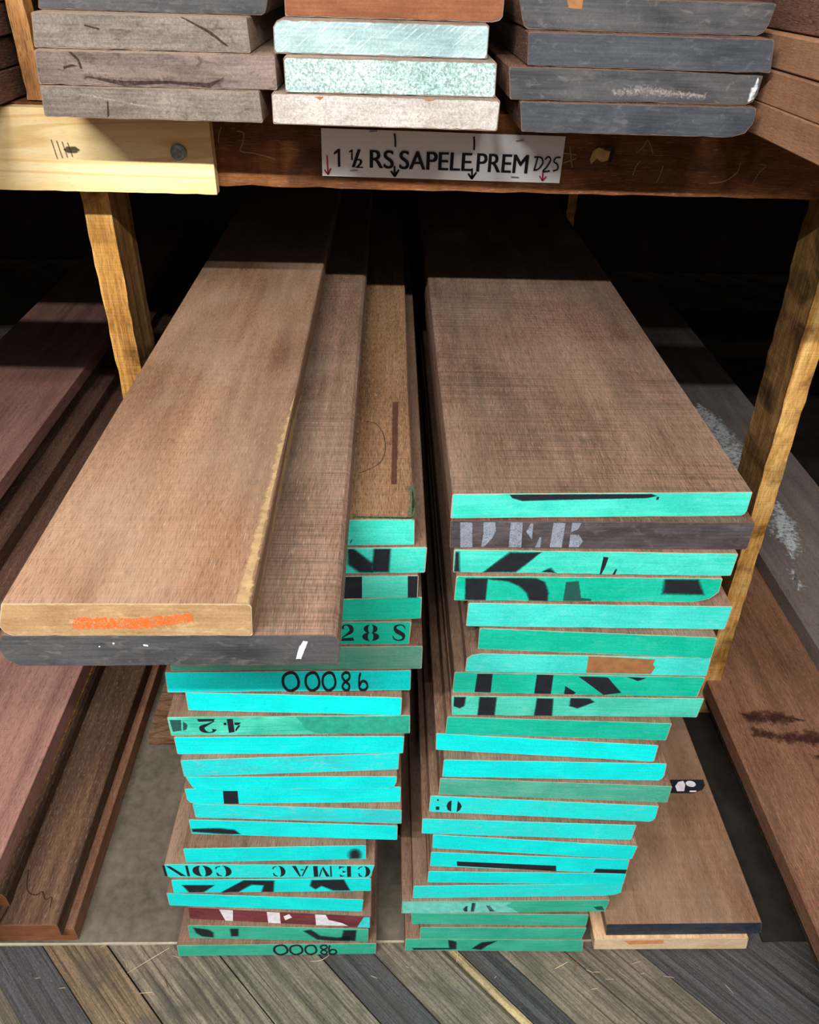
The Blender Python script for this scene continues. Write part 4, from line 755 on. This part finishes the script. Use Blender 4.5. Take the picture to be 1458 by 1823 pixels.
top_marks('E2', 'dark_stain', 'stain', [[(.79, 1.14), (.88, 1.145), (.93, 1.12), (.86, 1.11), (.80, 1.115)], [(.80, 1.10), (.85, 1.09), (.95, 1.09), (.99, 1.06), (.93, 1.05), (.85, 1.06), (.79, 1.075)], [(.90, 1.03), (.98, 1.03), (.97, 1.01), (.91, 1.015)]], .025)
top_marks('C1', 'crack', 'gap', quads([(-.640, .80), (-.628, .762), (-.610, .752), (-.600, .758), (-.590, .744), (-.580, .748), (-.577, .730)], .0022), .0006)
top_marks('C1', 'crack', 'gap', quads([(-.648, .75), (-.650, .72), (-.655, .702)], .004), .001)
top_marks('L2', 'dark_stripe', 'stripe', [STRIPE], .004)
top_marks('L2', 'green_overspray', 'overspray', [OVER1, OVER2], .012)
top_marks('L2', 'pencil_line', 'pencil', quads(ARC, .0014), .0005)

def side_marks(key, name, mat, polys, f, side=1):
    B = BOARD[key]; x = B['d']['w']+.0006 if side > 0 else -.0006
    for p_ in polys: mark_mesh(name, mat, [p_], f, lambda y, z: (x, y, z), B['o'])
side_marks('A0', 'sapwood_streak', 'sapwood', [[(.002, .004), (.50, .004), (.30, .034), (.002, .036)]], .012)
side_marks('A1', 'pale_edge_flake', 'paleflake', [[(.02, .002), (.62, .004), (.62, .026), (.02, .030)]], .010)
top_marks('A0', 'sapwood_streak', 'sapwood', [[(-.134, .53), (-.121, .53), (-.120, .95), (-.128, .78)]], .008)
top_marks('C2', 'bark_edge', 'bark', [[(-.668, .745), (-.656, .745), (-.652, 1.5), (-.660, 1.5)]], .006)
# ------------------------------------------------------------------ splinters and shavings
def splinter(x0, y0, x1, y1, wd, label, group=None, z=.0009, bow=0., mat='splinter_wood'):
    L_ = math.hypot(x1-x0, y1-y0); n_ = 7; V, F = [], []
    for i in range(n_+1):
        t = i/n_; r = wd*.33*(.35+.65*math.sin(math.pi*(.12+.76*t))); yy = bow*math.sin(math.pi*t)
        for k_ in range(5): a = k_*1.2566; V.append((L_*t, yy+r*math.cos(a), r*.6*math.sin(a)))
    for i in range(n_):
        for k_ in range(5): a = i*5+k_; b = i*5+(k_+1) % 5; F.append((a, b, b+5, a+5))
    F += [(4, 3, 2, 1, 0), tuple(n_*5+k_ for k_ in range(5))]
    o = link('wood_splinter', V, F, mat, loc=(x0, y0, z+wd*.3), rz=math.atan2(y1-y0, x1-x0)); return tag(o, label, 'splinter', group)
splinter(-0.4395, 0.6591, -0.3762, 0.7014, 0.0022, 'long straight pale wood splinter left of the left stack on the floor', None, bow=0.0000, mat='splinter_wood')
splinter(-0.1225, 0.6764, -0.0903, 0.6867, 0.0018, 'curved pale shaving in front of the left stack bottom board', None, bow=-0.0040, mat='splinter_wood')
splinter(-0.3749, 0.6531, -0.3624, 0.6320, 0.0022, 'short dark splinter on the floor below the left stack', None, bow=0.0000, mat='block_wood')
splinter(0.3405, 0.6492, 0.3580, 0.6824, 0.0020, 'dark upright-looking splinter in front of the right stack', None, bow=0.0000, mat='block_wood')
splinter(0.3103, 0.6598, 0.3367, 0.6719, 0.0024, 'pale splinter at the right of the right stack front corner', None, bow=0.0000, mat='splinter_wood')
splinter(0.1372, 0.6725, 0.1406, 0.6918, 0.0018, 'thin yellowish splinter touching the right stack bottom board', None, bow=0.0000, mat='splinter_wood')
splinter(-0.3672, 0.6878, -0.3525, 0.6838, 0.0017, 'tiny pale wood splinter lying on the plank floor', 'tiny splinters on the floor', bow=0.0000, mat='splinter_wood')
splinter(-0.5493, 0.6354, -0.5382, 0.6362, 0.0017, 'tiny pale wood splinter lying on the plank floor', 'tiny splinters on the floor', bow=0.0000, mat='splinter_wood')
splinter(-0.5959, 0.6512, -0.5870, 0.6529, 0.0017, 'tiny pale wood splinter lying on the plank floor', 'tiny splinters on the floor', bow=0.0000, mat='splinter_wood')
splinter(-0.4106, 0.6262, -0.3881, 0.6278, 0.0017, 'tiny pale wood splinter lying on the plank floor', 'tiny splinters on the floor', bow=0.0000, mat='splinter_wood')
splinter(-0.4353, 0.5856, -0.4228, 0.5804, 0.0017, 'tiny pale wood splinter lying on the plank floor', 'tiny splinters on the floor', bow=0.0000, mat='splinter_wood')
splinter(-0.4457, 0.6751, -0.4417, 0.6675, 0.0017, 'tiny pale wood splinter lying on the plank floor', 'tiny splinters on the floor', bow=0.0000, mat='splinter_wood')
splinter(-0.5001, 0.7032, -0.4910, 0.7061, 0.0017, 'tiny pale wood splinter lying on the plank floor', 'tiny splinters on the floor', bow=0.0000, mat='splinter_wood')
splinter(0.3663, 0.6584, 0.3784, 0.6536, 0.0017, 'tiny pale wood splinter lying on the plank floor', 'tiny splinters on the floor', bow=0.0000, mat='splinter_wood')
splinter(0.3786, 0.6545, 0.3906, 0.6544, 0.0017, 'tiny pale wood splinter lying on the plank floor', 'tiny splinters on the floor', bow=0.0000, mat='splinter_wood')
splinter(0.4620, 0.6501, 0.4705, 0.6519, 0.0017, 'tiny pale wood splinter lying on the plank floor', 'tiny splinters on the floor', bow=0.0000, mat='splinter_wood')
splinter(0.6070, 0.6321, 0.6173, 0.6165, 0.0017, 'tiny pale wood splinter lying on the plank floor', 'tiny splinters on the floor', bow=0.0000, mat='splinter_wood')
splinter(0.3979, 0.6422, 0.4119, 0.6421, 0.0017, 'tiny pale wood splinter lying on the plank floor', 'tiny splinters on the floor', bow=0.0000, mat='splinter_wood')
splinter(0.4502, 0.6672, 0.4677, 0.6719, 0.0017, 'tiny pale wood splinter lying on the plank floor', 'tiny splinters on the floor', bow=0.0000, mat='splinter_wood')
splinter(-0.0154, 0.6511, -0.0035, 0.6473, 0.0017, 'tiny pale wood splinter lying on the plank floor', 'tiny splinters on the floor', bow=0.0000, mat='splinter_wood')
splinter(0.0460, 0.6675, 0.0519, 0.6637, 0.0017, 'tiny pale wood splinter lying on the plank floor', 'tiny splinters on the floor', bow=0.0000, mat='splinter_wood')
splinter(0.4230, 0.6551, 0.4383, 0.6437, 0.0017, 'tiny pale wood splinter lying on the plank floor', 'tiny splinters on the floor', bow=0.0000, mat='splinter_wood')
splinter(0.5013, 0.6469, 0.5205, 0.6440, 0.0017, 'tiny pale wood splinter lying on the plank floor', 'tiny splinters on the floor', bow=0.0000, mat='splinter_wood')
splinter(0.3686, 0.6259, 0.3808, 0.6276, 0.0017, 'tiny pale wood splinter lying on the plank floor', 'tiny splinters on the floor', bow=0.0000, mat='splinter_wood')
splinter(-0.2459, 0.6239, -0.2369, 0.6149, 0.0017, 'tiny pale wood splinter lying on the plank floor', 'tiny splinters on the floor', bow=0.0000, mat='splinter_wood')
splinter(0.2016, 0.6456, 0.2060, 0.6493, 0.0017, 'tiny pale wood splinter lying on the plank floor', 'tiny splinters on the floor', bow=0.0000, mat='splinter_wood')
